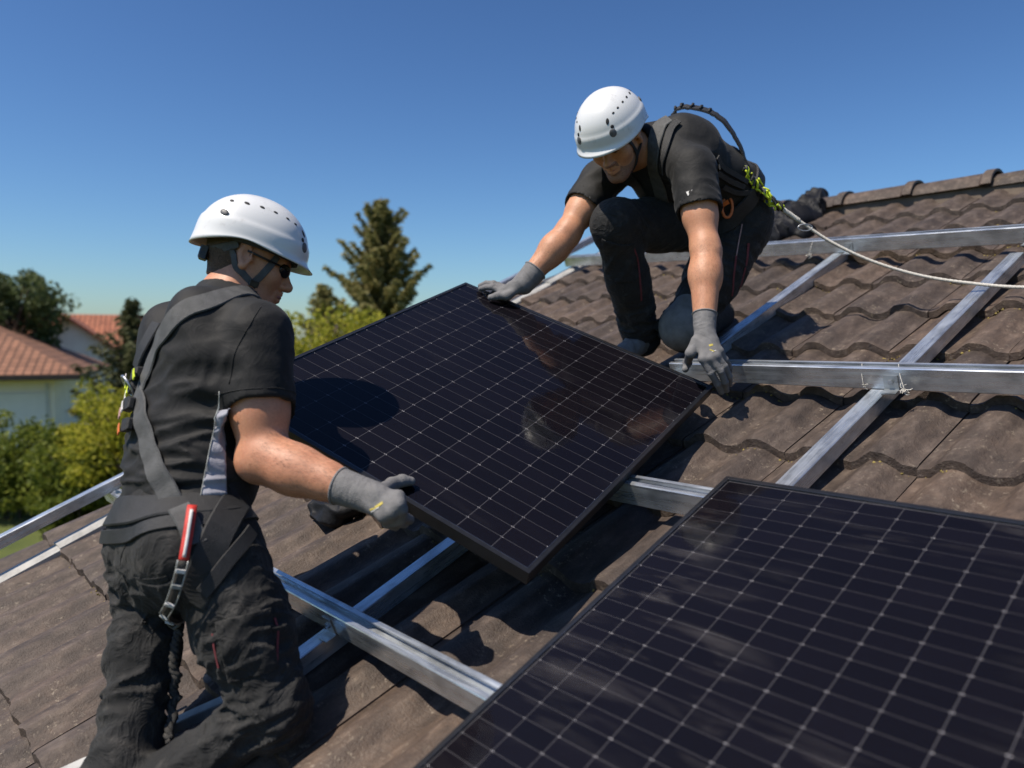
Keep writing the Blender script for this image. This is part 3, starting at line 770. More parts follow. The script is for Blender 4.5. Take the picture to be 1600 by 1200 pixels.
def window(root, x, z, w, h, y, shutter=False):
    fr = MB(); t = 0.07
    for a, b, c, d in ((x - w / 2, z, x - w / 2 + t, z + h), (x + w / 2 - t, z, x + w / 2, z + h), (x - w / 2 + t, z, x + w / 2 - t, z + t), (x - w / 2 + t, z + h - t, x + w / 2 - t, z + h)):
        fr.box((a, y - 0.05, b), (c, y + 0.02, d))
    f = fr.build('window', 'window_frame', root, smooth=False)
    MB().box((x - w / 2 + t, y - 0.012, z + t), (x + w / 2 - t, y - 0.008, z + h - t)).build('pane', 'window_glass', f, smooth=False)
h1 = far_house('neighbour_house', P(-262, 588, 26.2)[:2], radians(23), 7.2, 4.6, 2.93, 1.95, 0.85, 4.1, 'wall_blue_white', 'far_roof_brown', 'neighbouring house with low brown hipped roof and pale blue white wall')
yf = -4.6
MB().bbox((4.85, yf - 0.06, 0.0), (6.95, yf - 0.01, 2.2), 0.01).build('garage_door', 'shutter_white', h1, smooth=False)
window(h1, 3.0, 0.9, 1.4, 1.3, yf)
MB().box((6.95, yf - 0.04, 0), (7.05, yf - 0.012, 2.5)).build('door_frame', 'window_frame', h1, smooth=False)
h2 = far_house('far_house', P(112, 560, 40)[:2], radians(24), 4.0, 3.0, 3.7, 1.6, 0.5, 0, 'wall_white', 'far_roof_red', 'farther house with bright red gabled roof and sunlit white gable wall')
# cross gable turned to the viewer
gx0, gy0 = 0.4, -3.3
mk('gable_wall', [(-1.9 + gx0, gy0 - 1.6, 0), (1.9 + gx0, gy0 - 1.6, 0), (1.9 + gx0, gy0 - 1.6, 3.5), (gx0, gy0 - 1.6, 4.9), (-1.9 + gx0, gy0 - 1.6, 3.5), (-1.9 + gx0, gy0, 0), (1.9 + gx0, gy0, 0), (1.9 + gx0, gy0, 3.5), (-1.9 + gx0, gy0, 3.5)],
   [(0, 1, 2, 3, 4), (1, 6, 7, 2), (5, 0, 4, 8)], 'wall_white', h2, smooth=False)
o = mk('cross_roof', [(-2.4 + gx0, gy0 - 2.0, 3.25), (gx0, gy0 - 2.0, 5.05), (2.4 + gx0, gy0 - 2.0, 3.25), (-2.4 + gx0, 0.0, 3.25), (gx0, 0.0, 5.05), (2.4 + gx0, 0.0, 3.25)], [(0, 1, 4, 3), (1, 2, 5, 4)], 'far_roof_red', h2, smooth=False)
uvmap(o); o.modifiers.new('solid', 'SOLIDIFY').thickness = 0.15

# ------------------------------------------------------------------ plants
def quads(c, d, s, L, W):
    """leaf quads: centres c, long dirs d, side dirs s"""
    a = d * (L / 2)[:, None]; b = s * (W / 2)[:, None]
    v = np.stack([c - a, c + b * 0.9, c + a, c - b * 0.9], 1).reshape(-1, 3)
    f = np.arange(len(c) * 4).reshape(-1, 4); return v, f
def rdir(r, n):
    d = r.normal(size=(n, 3)); return d / np.linalg.norm(d, axis=1, keepdims=True)
def perp(d, r):
    s = np.cross(d, rdir(r, len(d))); return s / (np.linalg.norm(s, axis=1, keepdims=True) + 1e-9)
def spruce(name, x, y, H, R, seed, mat, label, group=None, lean=(0, 0), dens=1.0, bare=0.12):
    r = np.random.default_rng(seed); root = empty(name, (x, y, GROUND)); tagit(root, label, 'tree', group)
    ts = np.linspace(0, 1, 14); tp = np.stack([lean[0] * ts * H, lean[1] * ts * H, ts * H], 1)
    mk('trunk', *tube(tp, 0.018 * H * (1 - ts) + 0.012, 8), 'bark', root)
    C, D, S, LL, WW = [], [], [], [], []; lv = []; lf = []
    z = bare * H
    while z < H * 0.985:
        t = z / H; nb = int(5 + r.integers(0, 3)); ln = R * (1 - t) ** 0.95 * (0.62 + 0.55 * r.random()) + 0.03
        a0 = r.random() * 6.28
        for k in range(nb):
            a = a0 + 6.28 * k / nb + r.normal() * 0.22; l = ln * (0.55 + 0.6 * r.random()); el = -0.15 + 0.85 * t + r.normal() * 0.2
            n = max(5, int(l * 15 * dens)); s = np.linspace(0.08, 1, n)
            dirv = V(cos(a), sin(a), 0)
            pts = V(lean[0] * z, lean[1] * z, z) + dirv * (s * l)[:, None] + UP * ((el * s + 0.30 * s ** 2.2) * l)[:, None]
            tv, tf = tube(pts[[0, n // 2, -1]], [0.016, 0.011, 0.004], 4, False); o0 = len(lv); lv += list(tv); lf += [tuple(i + o0 for i in q) for q in tf]
            side = V(-sin(a), cos(a), 0)
            m = int(8 * dens) + 1
            wl_ = (0.24 * (1 - s * 0.6) * min(1, l))[:, None]
            for q in range(m):
                sg = r.choice([-1, 1], n); off = r.random(n)[:, None] * wl_
                c = pts + side * sg[:, None] * off + UP * (-off * (0.25 + 0.5 * r.random((n, 1)))) + r.normal(size=(n, 3)) * 0.025
                d = dirv * 0.65 + side * sg[:, None] * 0.7 + UP * (-0.25 + r.normal(size=(n, 1)) * 0.3); d /= np.linalg.norm(d, axis=1, keepdims=True)
                C.append(c); D.append(d); S.append(perp(d, r)); LL.append(0.13 + 0.12 * r.random(n)); WW.append(0.035 + 0.03 * r.random(n))
        z += 0.040 * H * (1.15 - 0.62 * t) / dens ** 0.3 + 0.012
    v, f = quads(np.concatenate(C), np.concatenate(D), np.concatenate(S), np.concatenate(LL), np.concatenate(WW))
    mk('crown', v, f, mat, root, smooth=False)
    mk('limbs', lv, lf, 'bark', root)
    return root
def leafy(name, x, y, H, rx, ry, z0, seed, mat, label, cat='bush', group=None, n=9000, leaf=0.10, clumps=70, trunk=True):
    r = np.random.default_rng(seed); root = empty(name, (x, y, GROUND)); tagit(root, label, cat, group)
    cz = (H + z0) / 2; rz = (H - z0) / 2
    d = rdir(r, clumps); rad = (0.45 + 0.55 * r.random(clumps) ** 0.5)[:, None]
    cc = d * rad * V(rx, ry, rz) * (0.8 + 0.35 * r.random((clumps, 1))) + V(0, 0, cz)
    cr = (0.16 + 0.2 * r.random(clumps)) * (rx + ry + rz) / 3
    pick = r.integers(0, clumps, n)
    dd = rdir(r, n); c = cc[pick] + dd * (cr[pick] * (0.35 + 0.75 * r.random(n) ** 0.6))[:, None] * V(1.1, 1.1, 0.85)
    c = c[c[:, 2] > 0.03]; n = len(c)
    dr = rdir(r, n) * 0.9 + V(0, 0, -0.15); dr /= np.linalg.norm(dr, axis=1, keepdims=True)
    v, f = quads(c, dr, perp(dr, r), leaf * (0.7 + 0.7 * r.random(n)), leaf * 0.62 * (0.7 + 0.6 * r.random(n)))
    mk('leaves', v, f, mat, root, smooth=False)
    m = MB()
    trs = 1 if trunk else 5
    for k in range(trs):
        a = r.random() * 6.28; b0 = V(cos(a), sin(a), 0) * (0 if trunk else 0.25 * rx)
        top = V(b0[0] * 1.6, b0[1] * 1.6, cz); m.add(*tube(catmull([b0, (b0 + top) / 2 + r.normal(size=3) * 0.05, top], 5), np.linspace(0.035 * H if trunk else 0.03, 0.014 * H if trunk else 0.012, 11), 7))
    for k in range(0, clumps, 2):
        s0 = V(0, 0, cz * (0.55 + 0.4 * r.random())); m.add(*tube(catmull([s0, (s0 + cc[k]) / 2 + V(0, 0, 0.06), cc[k]], 3), np.linspace(0.012 * H, 0.004 * H, 7), 5))
    m.build('trunk' if trunk else 'stems', 'bark', root)
    return root
def at(px, d): p = P(px, 536, d); return p[0], p[1]
spruce('spruce_tree', *at(597, 21), 7.75, 3.7, 3, 'needle', 'tall brown green spruce behind the carried panel', 'conifers beyond the roof', dens=1.6)
spruce('spruce_tree', *at(515, 19.5), 5.3, 2.2, 11, 'needle', 'small leaning spruce left of the tall spruce, near the left worker', 'conifers beyond the roof', lean=(-0.03, 0), dens=1.0)
spruce('spruce_tree', *at(672, 22), 4.9, 1.7, 21, 'needle', 'low young spruce right of the tall spruce, at the panel edge', 'conifers beyond the roof', dens=0.9)
spruce('spruce_tree', *at(207, 17.5), 4.75, 2.0, 5, 'needle_dark', 'dark small spruce between the red roofed house and the left worker', 'conifers beyond the roof', dens=1.0)
leafy('deciduous_tree', *at(12, 30), 6.9, 2.0, 2.0, 2.6, 31, 'leaf_dark', 'dark rounded broadleaf tree above the brown roof at the far left', 'tree', None, 11000, 0.20, 80)
bl = 'bushes of the garden hedge'
BU = [(15, 16.3, 2.15, 1.15, 'leaf_green', 'dark green hedge bush at the left picture edge below the neighbouring house'),
      (80, 16.0, 1.95, 1.15, 'leaf_green', 'dark green hedge bush under the pale garage wall'),
      (178, 16.2, 2.95, 1.05, 'leaf_yellow_green', 'yellow green hedge bush below the small dark spruce'),
      (215, 15.0, 3.05, 1.15, 'leaf_yellow_green', 'bright yellow green hedge bush touching the back of the left worker'),
      (125, 15.0, 1.75, 0.9, 'leaf_green', 'low dark green bush above the raised verge rail'),
      (275, 13.2, 2.2, 0.9, 'leaf_green', 'hedge bush hidden mostly behind the left worker'),
      (447, 14.5, 4.35, 1.0, 'leaf_yellow_green', 'yellow green bush beside the chin of the left worker'),
      (500, 15.5, 4.3, 1.15, 'leaf_yellow_green', 'yellow green bush at the foot of the small leaning spruce'),
      (560, 15.0, 4.2, 1.1, 'leaf_yellow_green', 'yellow green bush showing over the middle of the panel edge'),
      (625, 16.5, 4.25, 1.2, 'leaf_yellow_green', 'yellow bush below the tall spruce, farthest right of the yellow bushes')]
for i, (px, d, H, R, mt, lb) in enumerate(BU):
    leafy('hedge_bush', *at(px, d), H, R * 1.05, R, 0.1, 50 + i, mt, lb, 'bush', bl, 8000, 0.105, 60, trunk=False)
print('structure', NTILE, 'tiles', round(time.time() - T0, 1))

# ------------------------------------------------------------------ people: shared pieces
class Union(Sdf):
    def __init__(s, *q): s.q = q
    def __call__(s, p): return np.minimum.reduce([k(p) for k in s.q])
    def smooth(s, on):
        for k in s.q: k.plain = on
def frame(az, pitch_down, roll=0.0):
    """columns forward, left, up; az is measured from +y towards +x"""
    a, b = radians(az), radians(pitch_down)
    f = V(sin(a) * cos(b), cos(a) * cos(b), -sin(b)); l = V(-cos(a), sin(a), 0); u = np.cross(f, l)
    r = radians(roll); l2 = l * cos(r) + u * sin(r); u2 = -l * sin(r) + u * cos(r)
    return np.stack([f, l2, u2], 1)
def head(s, c, R, hs=1.0):
    L = lambda x, y, z: c + R @ (V(x, y, z) * hs)
    q = lambda *r: V(*r) * hs
    s.ell(L(-.012, 0, .035), R, q(.098, .078, .090), .02)
    s.ell(L(.022, 0, -.028), R, q(.066, .064, .085), .03)
    for y in (-1, 1):
        s.cone(L(-.012, y * .050, -.048), L(.050, y * .022, -.096), .024 * hs, .019 * hs, .022)
        s.ell(L(.052, y * .043, -.024), R, q(.026, .024, .024), .022)
        s.ball(L(.093, y * .0125, -.040), .0088 * hs, .008)
    s.cone(L(.068, -.008, -.103), L(.068, .008, -.103), .0205 * hs, .0205 * hs, .022)
    s.cone(L(.074, -.036, .020), L(.082, 0, .016), .0125 * hs, .0125 * hs, .014)
    s.cone(L(.074, .036, .020), L(.082, 0, .016), .0125 * hs, .0125 * hs, .014)
    for y in (-1, 1): s.ell(L(.094, y * .033, -.003), R, q(.016, .019, .0125), .010, 's')
    for y in (-1, 1): s.ball(L(.073, y * .032, -.003), .0128 * hs, .004)
    s.cone(L(.083, 0, .006), L(.106, 0, -.033), .0080 * hs, .0112 * hs, .012)
    s.ball(L(.107, 0, -.036), .0105 * hs, .008)
    s.cone(L(.080, -.020, -.0615), L(.091, 0, -.0585), .006 * hs, .0068 * hs, .008)
    s.cone(L(.080, .020, -.0615), L(.091, 0, -.0585), .006 * hs, .0068 * hs, .008)
    s.cone(L(.079, -.017, -.0735), L(.088, 0, -.0745), .0065 * hs, .0078 * hs, .008)
    s.cone(L(.079, .017, -.0735), L(.088, 0, -.0745), .0065 * hs, .0078 * hs, .008)
    s.cone(L(.086, -.026, -.0668), L(.102, 0, -.0663), .0022 * hs, .0026 * hs, .004, op='s')
    s.cone(L(.086, .026, -.0668), L(.102, 0, -.0663), .0022 * hs, .0026 * hs, .004, op='s')
    for y in (-1, 1):
        RE = R @ np.array(Matrix.Rotation(y * 0.42, 3, 'Z'))
        s.ell(L(-.016, y * .082, .000), RE, q(.0205, .0075, .034), .006)
        s.ball(L(-.012, y * .081, -.027), .0092 * hs, .008)
        s.ell(L(-.011, y * .0905, .004), RE, q(.0115, .0075, .022), .005, 's')
        s.ball(L(.002, y * .079, -.006), .007 * hs, .006)
    return L
def helmet(parent, org, c, R, hs, label):
    """rounded climbing style shell with short peak, vents and clips; c, R is the head frame"""
    A, B, H = .139 * hs, .113 * hs, .124 * hs; cz = .042 * hs
    L = lambda x, y, z: c + R @ V(x - .006 * hs, y, z + cz)
    def rimz(a):
        ca = cos(a); return hs * (-.020 + (.000 if ca > 0 else -.026) * abs(ca) ** 1.5 + .010 * math.exp(-((abs(a) - 1.75) / .45) ** 2))
    def dome(a, t, off=0.0):
        ps = t * pi / 2; rr = sin(ps) ** 0.94; zz = cos(ps)
        sq = 1.0 + .035 * sin(2 * a) ** 2
        return V((A + off) * rr * cos(a) * sq, (B + off) * rr * sin(a) * sq, (H + off) * zz)
    na, nt_ = 64, 34; v = []; f = []
    def ring_pt(a, k, inner):
        off = -.0045 * hs if inner else 0
        q = min(1, max(0, (k / nt_ - .80) / .06)); off += .0030 * hs * q * q * (3 - 2 * q)
        if k <= nt_:
            return dome(a, k / nt_, off)
        b = dome(a, 1.0, off); e = (k - nt_) / 4; pk = max(0, cos(a)) ** 2.2
        z = rimz(a) * e; out = (.004 + .017 * pk) * e ** 1.8 * hs
        return b + V(cos(a) * out, sin(a) * out * (0.8 - .2 * pk), z - .004 * pk * e * hs)
    K = nt_ + 4
    for inner in (0, 1):
        for k in range(1, K + 1):
            for i in range(na): v.append(L(*ring_pt(-pi + 2 * pi * i / na, k, inner)))
    ap0 = len(v); v.append(L(0, 0, H)); v.append(L(0, 0, H - .0045 * hs))
    o2 = K * na
    for i in range(na):
        j = (i + 1) % na; f.append((ap0, i, j)); f.append((ap0 + 1, o2 + j, o2 + i))
        for k in range(K - 1):
            f.append((k * na + i, (k + 1) * na + i, (k + 1) * na + j, k * na + j))
            f.append((o2 + k * na + i, o2 + k * na + j, o2 + (k + 1) * na + j, o2 + (k + 1) * na + i))
        e = (K - 1) * na; f.append((e + i, o2 + e + i, o2 + e + j, e + j))
    h = mk('helmet', v, f, 'helmet_white', parent, org=org); h['label'] = label
    def patch(name, a, t, ra, rt, mat, rot=0.0, th=.0016, dep=.0):
        p0 = dome(a, t); da = dome(a + .02, t) - dome(a - .02, t); dt = dome(a, t + .02) - dome(a, t - .02)
        x = unit(da); n = unit(np.cross(dt, da)); n = n if n @ p0 > 0 else -n; y = np.cross(n, x)
        x, y = x * cos(rot) + y * sin(rot), -x * sin(rot) + y * cos(rot)
        vv, ff = sphere_mesh(L(*(p0 - n * dep)), R @ np.stack([x, y, n], 1), V(ra * hs, rt * hs, th * hs), 14, 8)
        return mk(name, vv, ff, mat, h, org=org)
    for sg in (-1, 1):
        for a, t, ra, rt in ((2.30, .58, .0066, .0042), (1.96, .55, .0078, .0044), (1.62, .53, .0068, .0040), (1.30, .53, .0058, .0036), (1.0, .55, .0050, .0034), (.78, .58, .0050, .0034)):
            patch('vent', sg * a, t, ra, rt, 'helmet_vent', sg * .25)
        patch('vent', sg * .52, .66, .0052, .0105, 'helmet_vent', sg * -.35)
        patch('clip', sg * 2.22, .80, .0125, .0085, 'clip_grey', sg * .3, .0030, -.0022)
        patch('clip', sg * .56, .86, .012, .0135, 'clip_grey', 0, .0030, -.0022)
        patch('vent', sg * .60, .765, .0060, .006, 'helmet_vent', 0, .002)
    # dark lining band inside
    vv = []; ff = []
    for z, sc in ((-.018, .90), (.03, .90)):
        for i in range(na):
            a = 2 * pi * i / na; vv.append(L(A * sc * cos(a) * .96, B * sc * sin(a) * .93, z * hs))
    ff = [(i, (i + 1) % na, na + (i + 1) % na, na + i) for i in range(na)]
    o = mk('headband', vv, ff, 'helmet_foam', h, org=org); o.modifiers.new('s', 'SOLIDIFY').thickness = .004
    return h
def strap(parent, org, sdf, pts, w, mat, name='strap', off=0.002, t=0.0022, n=7, fix=True, wob=0.0):
    p = catmull(pts, n)
    if fix: p, nn = sdf.stick(p, off)
    else: nn = sdf.grad(p, 0.02)
    for _ in range(2):
        p[1:-1] = (p[:-2] + p[1:-1] * 2 + p[2:]) / 4; nn[1:-1] = nn[:-2] + nn[1:-1] * 2 + nn[2:]
    o = mk(name, *ribbon(p, nn, w, t, wob), mat, parent, org=org)
    try: o.data.set_sharp_from_angle(angle=radians(25))
    except Exception: pass
    return o
def hits(sdf, *pp): return [q for q in (sdf.hit(*p) for p in pp) if q is not None]
def rayplane(px, py, z=0.0):
    r = P(px, py, 1.0); o = pD + pz * z; return r * ((o @ pz) / (r @ pz))
def glove(parent, org, wrist, elbow, kn, chains, thumb, label=None, wr=0.031, logo=None, h=0.0026):
    s = Sdf(); d = unit(wrist - elbow)
    for q in kn: s.cone(wrist + (q - wrist) * .12, q, wr * .56, .0128, .016)
    s.cone((kn[0] + wrist) / 2, (kn[3] + wrist) / 2, .0155, .0145, .018)
    s.cone(wrist - d * .05, wrist + d * .014, wr + .0055, wr + .001, .012)
    for k, (q, ch) in enumerate(zip(kn, chains)):
        pts = [q] + list(ch); rr = [.0118, .0108, .0102, .0092, .0088]
        for i in range(len(pts) - 1): s.cone(pts[i], pts[i + 1], rr[i], rr[i + 1], .0035 if i else .008)
    pts = thumb; rr = [.0175, .0142, .0122, .0105]
    for i in range(len(pts) - 1): s.cone(pts[i], pts[i + 1], rr[i], rr[i + 1], .012)
    s.cutl(wrist - d * .052, -d, wrist - d * .075, .065)
    s.fold(wrist - d * .012, .035, d, .011, .0026, 3, .5, 20)
    mid = (wrist + kn[1]) / 2
    s.fold(mid, .05, unit(kn[1] - kn[2]) + d, .02, .0014, 9, 1.2, 40)
    for q, ch in zip(kn, chains): s.fold(ch[0], .018, unit(ch[0] - q), .008, .0011, 4, .6, 30)
    s.fold(thumb[2], .022, unit(thumb[-1] - thumb[0]), .009, .0013, 5, .7, 30)
    v, f = s.mesh(h, .02)
    o = mk('glove', v, f, 'glove_grey', parent, org=org)
    if label: o['label'] = label
    vv = []; ff = []
    cu = MB(); ring = catmull([wrist - d * .050, wrist - d * .046], 1)
    a = unit(np.cross(d, V(0, 0, 1))); b = np.cross(d, a); rp = [wrist - d * .051 + (a * cos(t) + b * sin(t)) * (wr + .0056) for t in np.linspace(0, 2 * pi, 25)]
    mk('cuff_hem', *tube(rp, .0028, 6, False), 'glove_cuff', o, org=org)
    if logo:
        for k, (ps, w, mt) in enumerate(logo):
            pp = hits(s, *ps)
            if len(pp) >= 2: strap(o, org, s, pp, w, mt, 'print', .0004, .0006, 4)
    return o, s
def boot(parent, org, ankle, toe, up, mat='boot_grey'):
    s = Sdf(); d = unit(toe - ankle); side = np.cross(d, up)
    s.cone(ankle + up * .09, ankle, .052, .050, .03); s.cone(ankle - up * .03 - d * .02, ankle + d * .17 - up * .045, .044, .036, .03, side, 1.15)
    s.cut(ankle - up * .078, -up)
    s.fold(ankle + d * .05, .07, d + up, .02, .004, 3)
    v, f = s.mesh(.005); return mk('boot', v, f, mat, parent, org=org)
def sewn(parent, org, sdf, px4, name, mat, th=.0045, h=.0042):
    """a flat patch of cloth sewn on a garment between four photo pixels"""
    q = [sdf.hit(*p) for p in px4]
    if any(k is None for k in q): return
    q = np.array(q); c = q.mean(0); nn = sdf.stick([c], 0)[1][0]; pl = []
    for i in range(4):
        e = unit(np.cross(q[(i + 1) % 4] - q[i], nn)); e = e if e @ (c - q[i]) < 0 else -e; pl.append((q[i], e))
    class Lay(Sdf):
        def __call__(z, p):
            d = sdf(p); return np.maximum.reduce([d - th, -d - .006] + [(p - a) @ e for a, e in pl] + [np.linalg.norm(p - c, axis=1) - .2])
    ly = Lay(); ly.lo = q.min(0) - .03; ly.hi = q.max(0) + .03
    mk(name, *ly.mesh(h), mat, parent, org=org)
def arm_hair(parent, org, v, f, el, wr, n, seed):
    """short dark hairs lying along the forearm"""
    r = np.random.default_rng(seed); c = v[f].mean(1); nr = np.cross(v[f[:, 1]] - v[f[:, 0]], v[f[:, 2]] - v[f[:, 0]]); nr /= np.linalg.norm(nr, axis=1, keepdims=True) + 1e-12
    d = wr - el; L = np.linalg.norm(d); d = d / L; t = (c - el) @ d / L; rad = np.linalg.norm(np.cross(c - el, d), axis=1)
    ok = np.nonzero((t > .02) & (t < .86) & (rad < .075))[0]
    i = r.choice(ok, n); p = c[i] + (v[f[i, 0]] - c[i]) * r.random((n, 1)) + (v[f[i, 2]] - c[i]) * r.random((n, 1)) * .5
    dr = d + rdir(r, n) * .55; dr -= nr[i] * (dr * nr[i]).sum(1, keepdims=True); dr = dr / np.linalg.norm(dr, axis=1, keepdims=True) + nr[i] * .22
    sd = np.cross(dr, nr[i]); sd /= np.linalg.norm(sd, axis=1, keepdims=True); ln = (.007 + .009 * r.random(n))[:, None]
    vv = np.stack([p - sd * .00016, p + sd * .00016, p + dr * ln], 1).reshape(-1, 3)
    return mk('arm_hair', vv, np.arange(3 * n).reshape(-1, 3), 'arm_hair', parent, org=org)
def split_faces(v, f, mask):
    fa = f[mask]; ids = np.unique(fa); mp = np.full(len(v), -1); mp[ids] = np.arange(len(ids)); return v[ids], mp[fa]

# ------------------------------------------------------------------ left worker (kneels with his back to the lens)
def left_worker():
    org = RP(*rooft(P(300, 1100, 1.62))[:2], 0.0)
    hc = P(391, 408, 1.875); HR = frame(70, 18, -2); hs = 0.965
    neck0 = hc + HR @ V(-.025, 0, -.055); neck1 = P(346, 490, 1.835)
    shR, shL = P(400, 524, 1.70), P(292, 525, 1.965)
    lat = unit(shR - shL); tors = unit(neck1 - P(275, 850, 1.68)); fw = unit(np.cross(UP, lat)); fw = fw if fw[0] > 0 else -fw
    lat = unit(np.cross(fw, tors)); lat = lat if lat[0] > 0 else -lat
    chest, mid, waist, pelv = P(333, 585, 1.79), P(308, 675, 1.745), P(296, 750, 1.715), P(278, 835, 1.675)
    elR, wrR = P(409, 718, 1.64), P(556, 768, 1.575)
    hand = rayplane(620, 785)
    elL, wrL = P(318, 665, 2.06), PP(-.05, .13, -.03)
    hipR, hipL = P(334, 858, 1.60), P(248, 862, 1.735)
    knR, knL = P(428, 1108, 1.55), P(196, 1195, 1.56)
    anR, anL = P(140, 1305, 1.50), P(40, 1385, 1.48)
    for nm, a, b in (('uarm', shR, elR), ('farm', elR, wrR), ('thR', hipR, knR), ('thL', hipL, knL), ('shin', knR, anR), ('sh', shR, shL), ('uaL', shL, elL), ('faL', elL, wrL)):
        print('L', nm, round(float(np.linalg.norm(a - b)), 3))
    print('L knees', rooft(knR)[2], rooft(knL)[2], rooft(anR)[2], 'handdepth', hand)
    # skin
    b = Sdf(); L = head(b, hc, HR, hs)
    b.cone(neck0, neck1, .052, .062, .03); b.cone(neck1, chest, .07, .11, .05, lat, 1.2); b.cone(chest, waist, .085, .08, .04, lat, 1.15); b.cone(waist, pelv, .08, .09, .05, lat, 1.15)
    b.cone(neck1, shR, .05, .052, .04); b.cone(neck1, shL, .05, .052, .04)
    du = unit(elR - shR); df = unit(wrR - elR)
    b.cone(shR, shR + (elR - shR) * .62, .056, .058, .03); b.cone(shR + (elR - shR) * .5, elR, .058, .046, .03)
    b.ball(elR - df * .016 + du * .008, .040, .02)
    b.cone(elR, elR + (wrR - elR) * .38, .046, .049, .025); b.cone(elR + (wrR - elR) * .34, wrR + df * .03, .049, .030, .025)
    b.cone(elR + df * .03 + UP * .012, elR + df * .16 + UP * .006, .043, .030, .03)
    b.cone(shR + (elR - shR) * .35 + fw * .018, shR + (elR - shR) * .8 + fw * .012, .040, .034, .03)
    b.cone(shL, elL, .055, .046, .03); b.cone(elL, wrL, .046, .031, .03)
    for h_, k_, a_ in ((hipR, knR, anR), (hipL, knL, anL)): b.cone(pelv, h_, .1, .08, .04); b.cone(h_, k_, .055, .042, .03); b.cone(k_, a_, .042, .034, .03)
    b.fold(elR, .05, du, .02, .0016, 3, .8, 20)
    v, f = b.mesh(.0046)
    body = mk('person', v, f, 'skin_tan', org=org)
    tagit(body, 'worker kneeling at left with his back to us, gripping the lower panel edge', 'person', 'roof workers')
    arm_hair(body, org, v, f, elR, wrR, 2600, 3)
    # shirt
    s = Sdf()
    s.cone(neck1 + tors * -.005, chest, .080, .130, .05, lat, (1.2, 1.38)); s.cone(chest, mid, .129, .124, .05, lat, (1.38, 1.30)); s.cone(mid, waist, .124, .120, .05, lat, (1.3, 1.26)); s.cone(waist, pelv, .120, .126, .05, lat, 1.22)
    s.cone(neck1 + lat * .03, shR, .062, .066, .05); s.cone(neck1 - lat * .03, shL, .062, .066, .05)
    bl = chest - fw * .055 + tors * .05; s.ell(bl + lat * .085, np.stack([fw, lat, tors], 1), V(.09, .085, .13), .05); s.ell(bl - lat * .085, np.stack([fw, lat, tors], 1), V(.09, .085, .13), .05)
    s.cone(shR, shR + (elR - shR) * .66, .075, .0775, .035)
    s.cone(shL, shL + (elL - shL) * .6, .070, .066, .04)
    ao = unit(lat - du * (lat @ du)); s.cutl(shR + (elR - shR) * .57, du - fw * .05, shR + (elR - shR) * .82 + ao * .028, .092)
    s.cone(shR + (elR - shR) * .50 + ao * .003, shR + (elR - shR) * .68 + ao * .006, .064, .060, .003, op='s')
    nd = unit(hc + HR @ V(-.02, 0, -.05) - neck1)
    s.cone(neck1 + nd * .01, neck1 + nd * .054 - fw * .004, .070, .064, .018)
    s.cutl(neck1 + nd * .056 + fw * .0, nd - fw * .25, neck1 + nd * .11, .09); s.cone(neck1 + nd * .03, neck1 + nd * .12, .0595, .0605, .003, op='s')
    s.cut(pelv - tors * .02 + fw * 0, -tors)
    hem = shR + (elR - shR) * .545
    s.fold(chest - fw * .05 + lat * .09 - tors * .02, .13, tors * .9 + lat * .5, .075, .007, 11, .9, 9)
    s.fold(mid - fw * .05 + lat * .08, .15, tors * .95 - lat * .35, .05, .0085, 12, 1.1, 10)
    s.fold(waist - fw * .03 + lat * .1, .14, tors, .036, .010, 13, 1.1, 12)
    s.fold(waist - fw * .12 - lat * .02, .14, tors, .038, .009, 15, 1.0, 12)
    s.fold(shR - lat * .02 - du * -.02, .10, du * .6 + lat * .8, .055, .006, 17, .8, 10)
    s.fold(shR + (elR - shR) * .3, .11, du * .5 - fw * .8, .045, .0045, 19, 1.0, 14)
    s.fold(chest + lat * .12 - tors * .03, .09, tors * .6 - fw * .8, .035, .007, 21, .8, 12)
    s.shell(lambda p: .0022 * wavy(p, 33, 60))
    v, f = s.mesh(.0052)
    mk('shirt', v, f, 'shirt_black', body, org=org)['label'] = 'black short sleeved polo shirt'
    # grey side panel: a thin layer of the shirt between two seams under the arm
    hh = lambda x, y: s.hit(x, y) if s.hit(x, y) is not None else s.stick([P(x, y, 1.62)], 0)[0][0]
    pt, pb, qt, qb = hh(346, 612), hh(312, 780), hh(354, 612), hh(392, 770)
    nn = s.stick([(pt + pb) / 2, (qt + qb) / 2], .0)[1]
    n0 = unit(np.cross(pb - pt, nn[0])); n0 = n0 if n0 @ (qb - pb) < 0 else -n0
    n1 = unit(np.cross(qb - qt, nn[1])); n1 = n1 if n1 @ (pb - qb) < 0 else -n1
    class Layer(Sdf):
        def __call__(z, p):
            d = s(p); return np.maximum.reduce([d - .0032, -d - .007, np.minimum(.120 - np.linalg.norm(np.cross(p - shR, du), axis=1), .022 - (p - hem) @ du), .072 - np.linalg.norm(np.cross(p - shR, du), axis=1), (p - pt) @ n0, (p - qt) @ n1, (p - pt) @ tors, -((p - pb) @ tors) - .02])
    ly = Layer(); ly.lo = np.minimum.reduce([pt, pb, qt, qb]) - .05; ly.hi = np.maximum.reduce([pt, pb, qt, qb]) + .05
    mk('side_panel', *ly.mesh(.0042), 'shirt_grey', body, org=org)['label'] = 'dark grey side panel of the polo shirt'
    sp = s.stick(catmull([pt, (pt + pb) / 2, pb], 10), .0036)[0]; mk('piping', *tube(sp, .0013, 5), 'clear_sleeve', body, org=org)
    # sleeve hem seam and collar seam
    hp = []; a1 = unit(np.cross(du, fw)); b1 = np.cross(du, a1)
    for t in np.linspace(0, 2 * pi, 33): hp.append(hem - du * .012 + (a1 * cos(t) + b1 * sin(t)) * .08)
    hp, _ = s.stick(hp, .0003); mk('sleeve_seam', *tube(hp, .0011, 5, False), 'shirt_black', body, org=org)
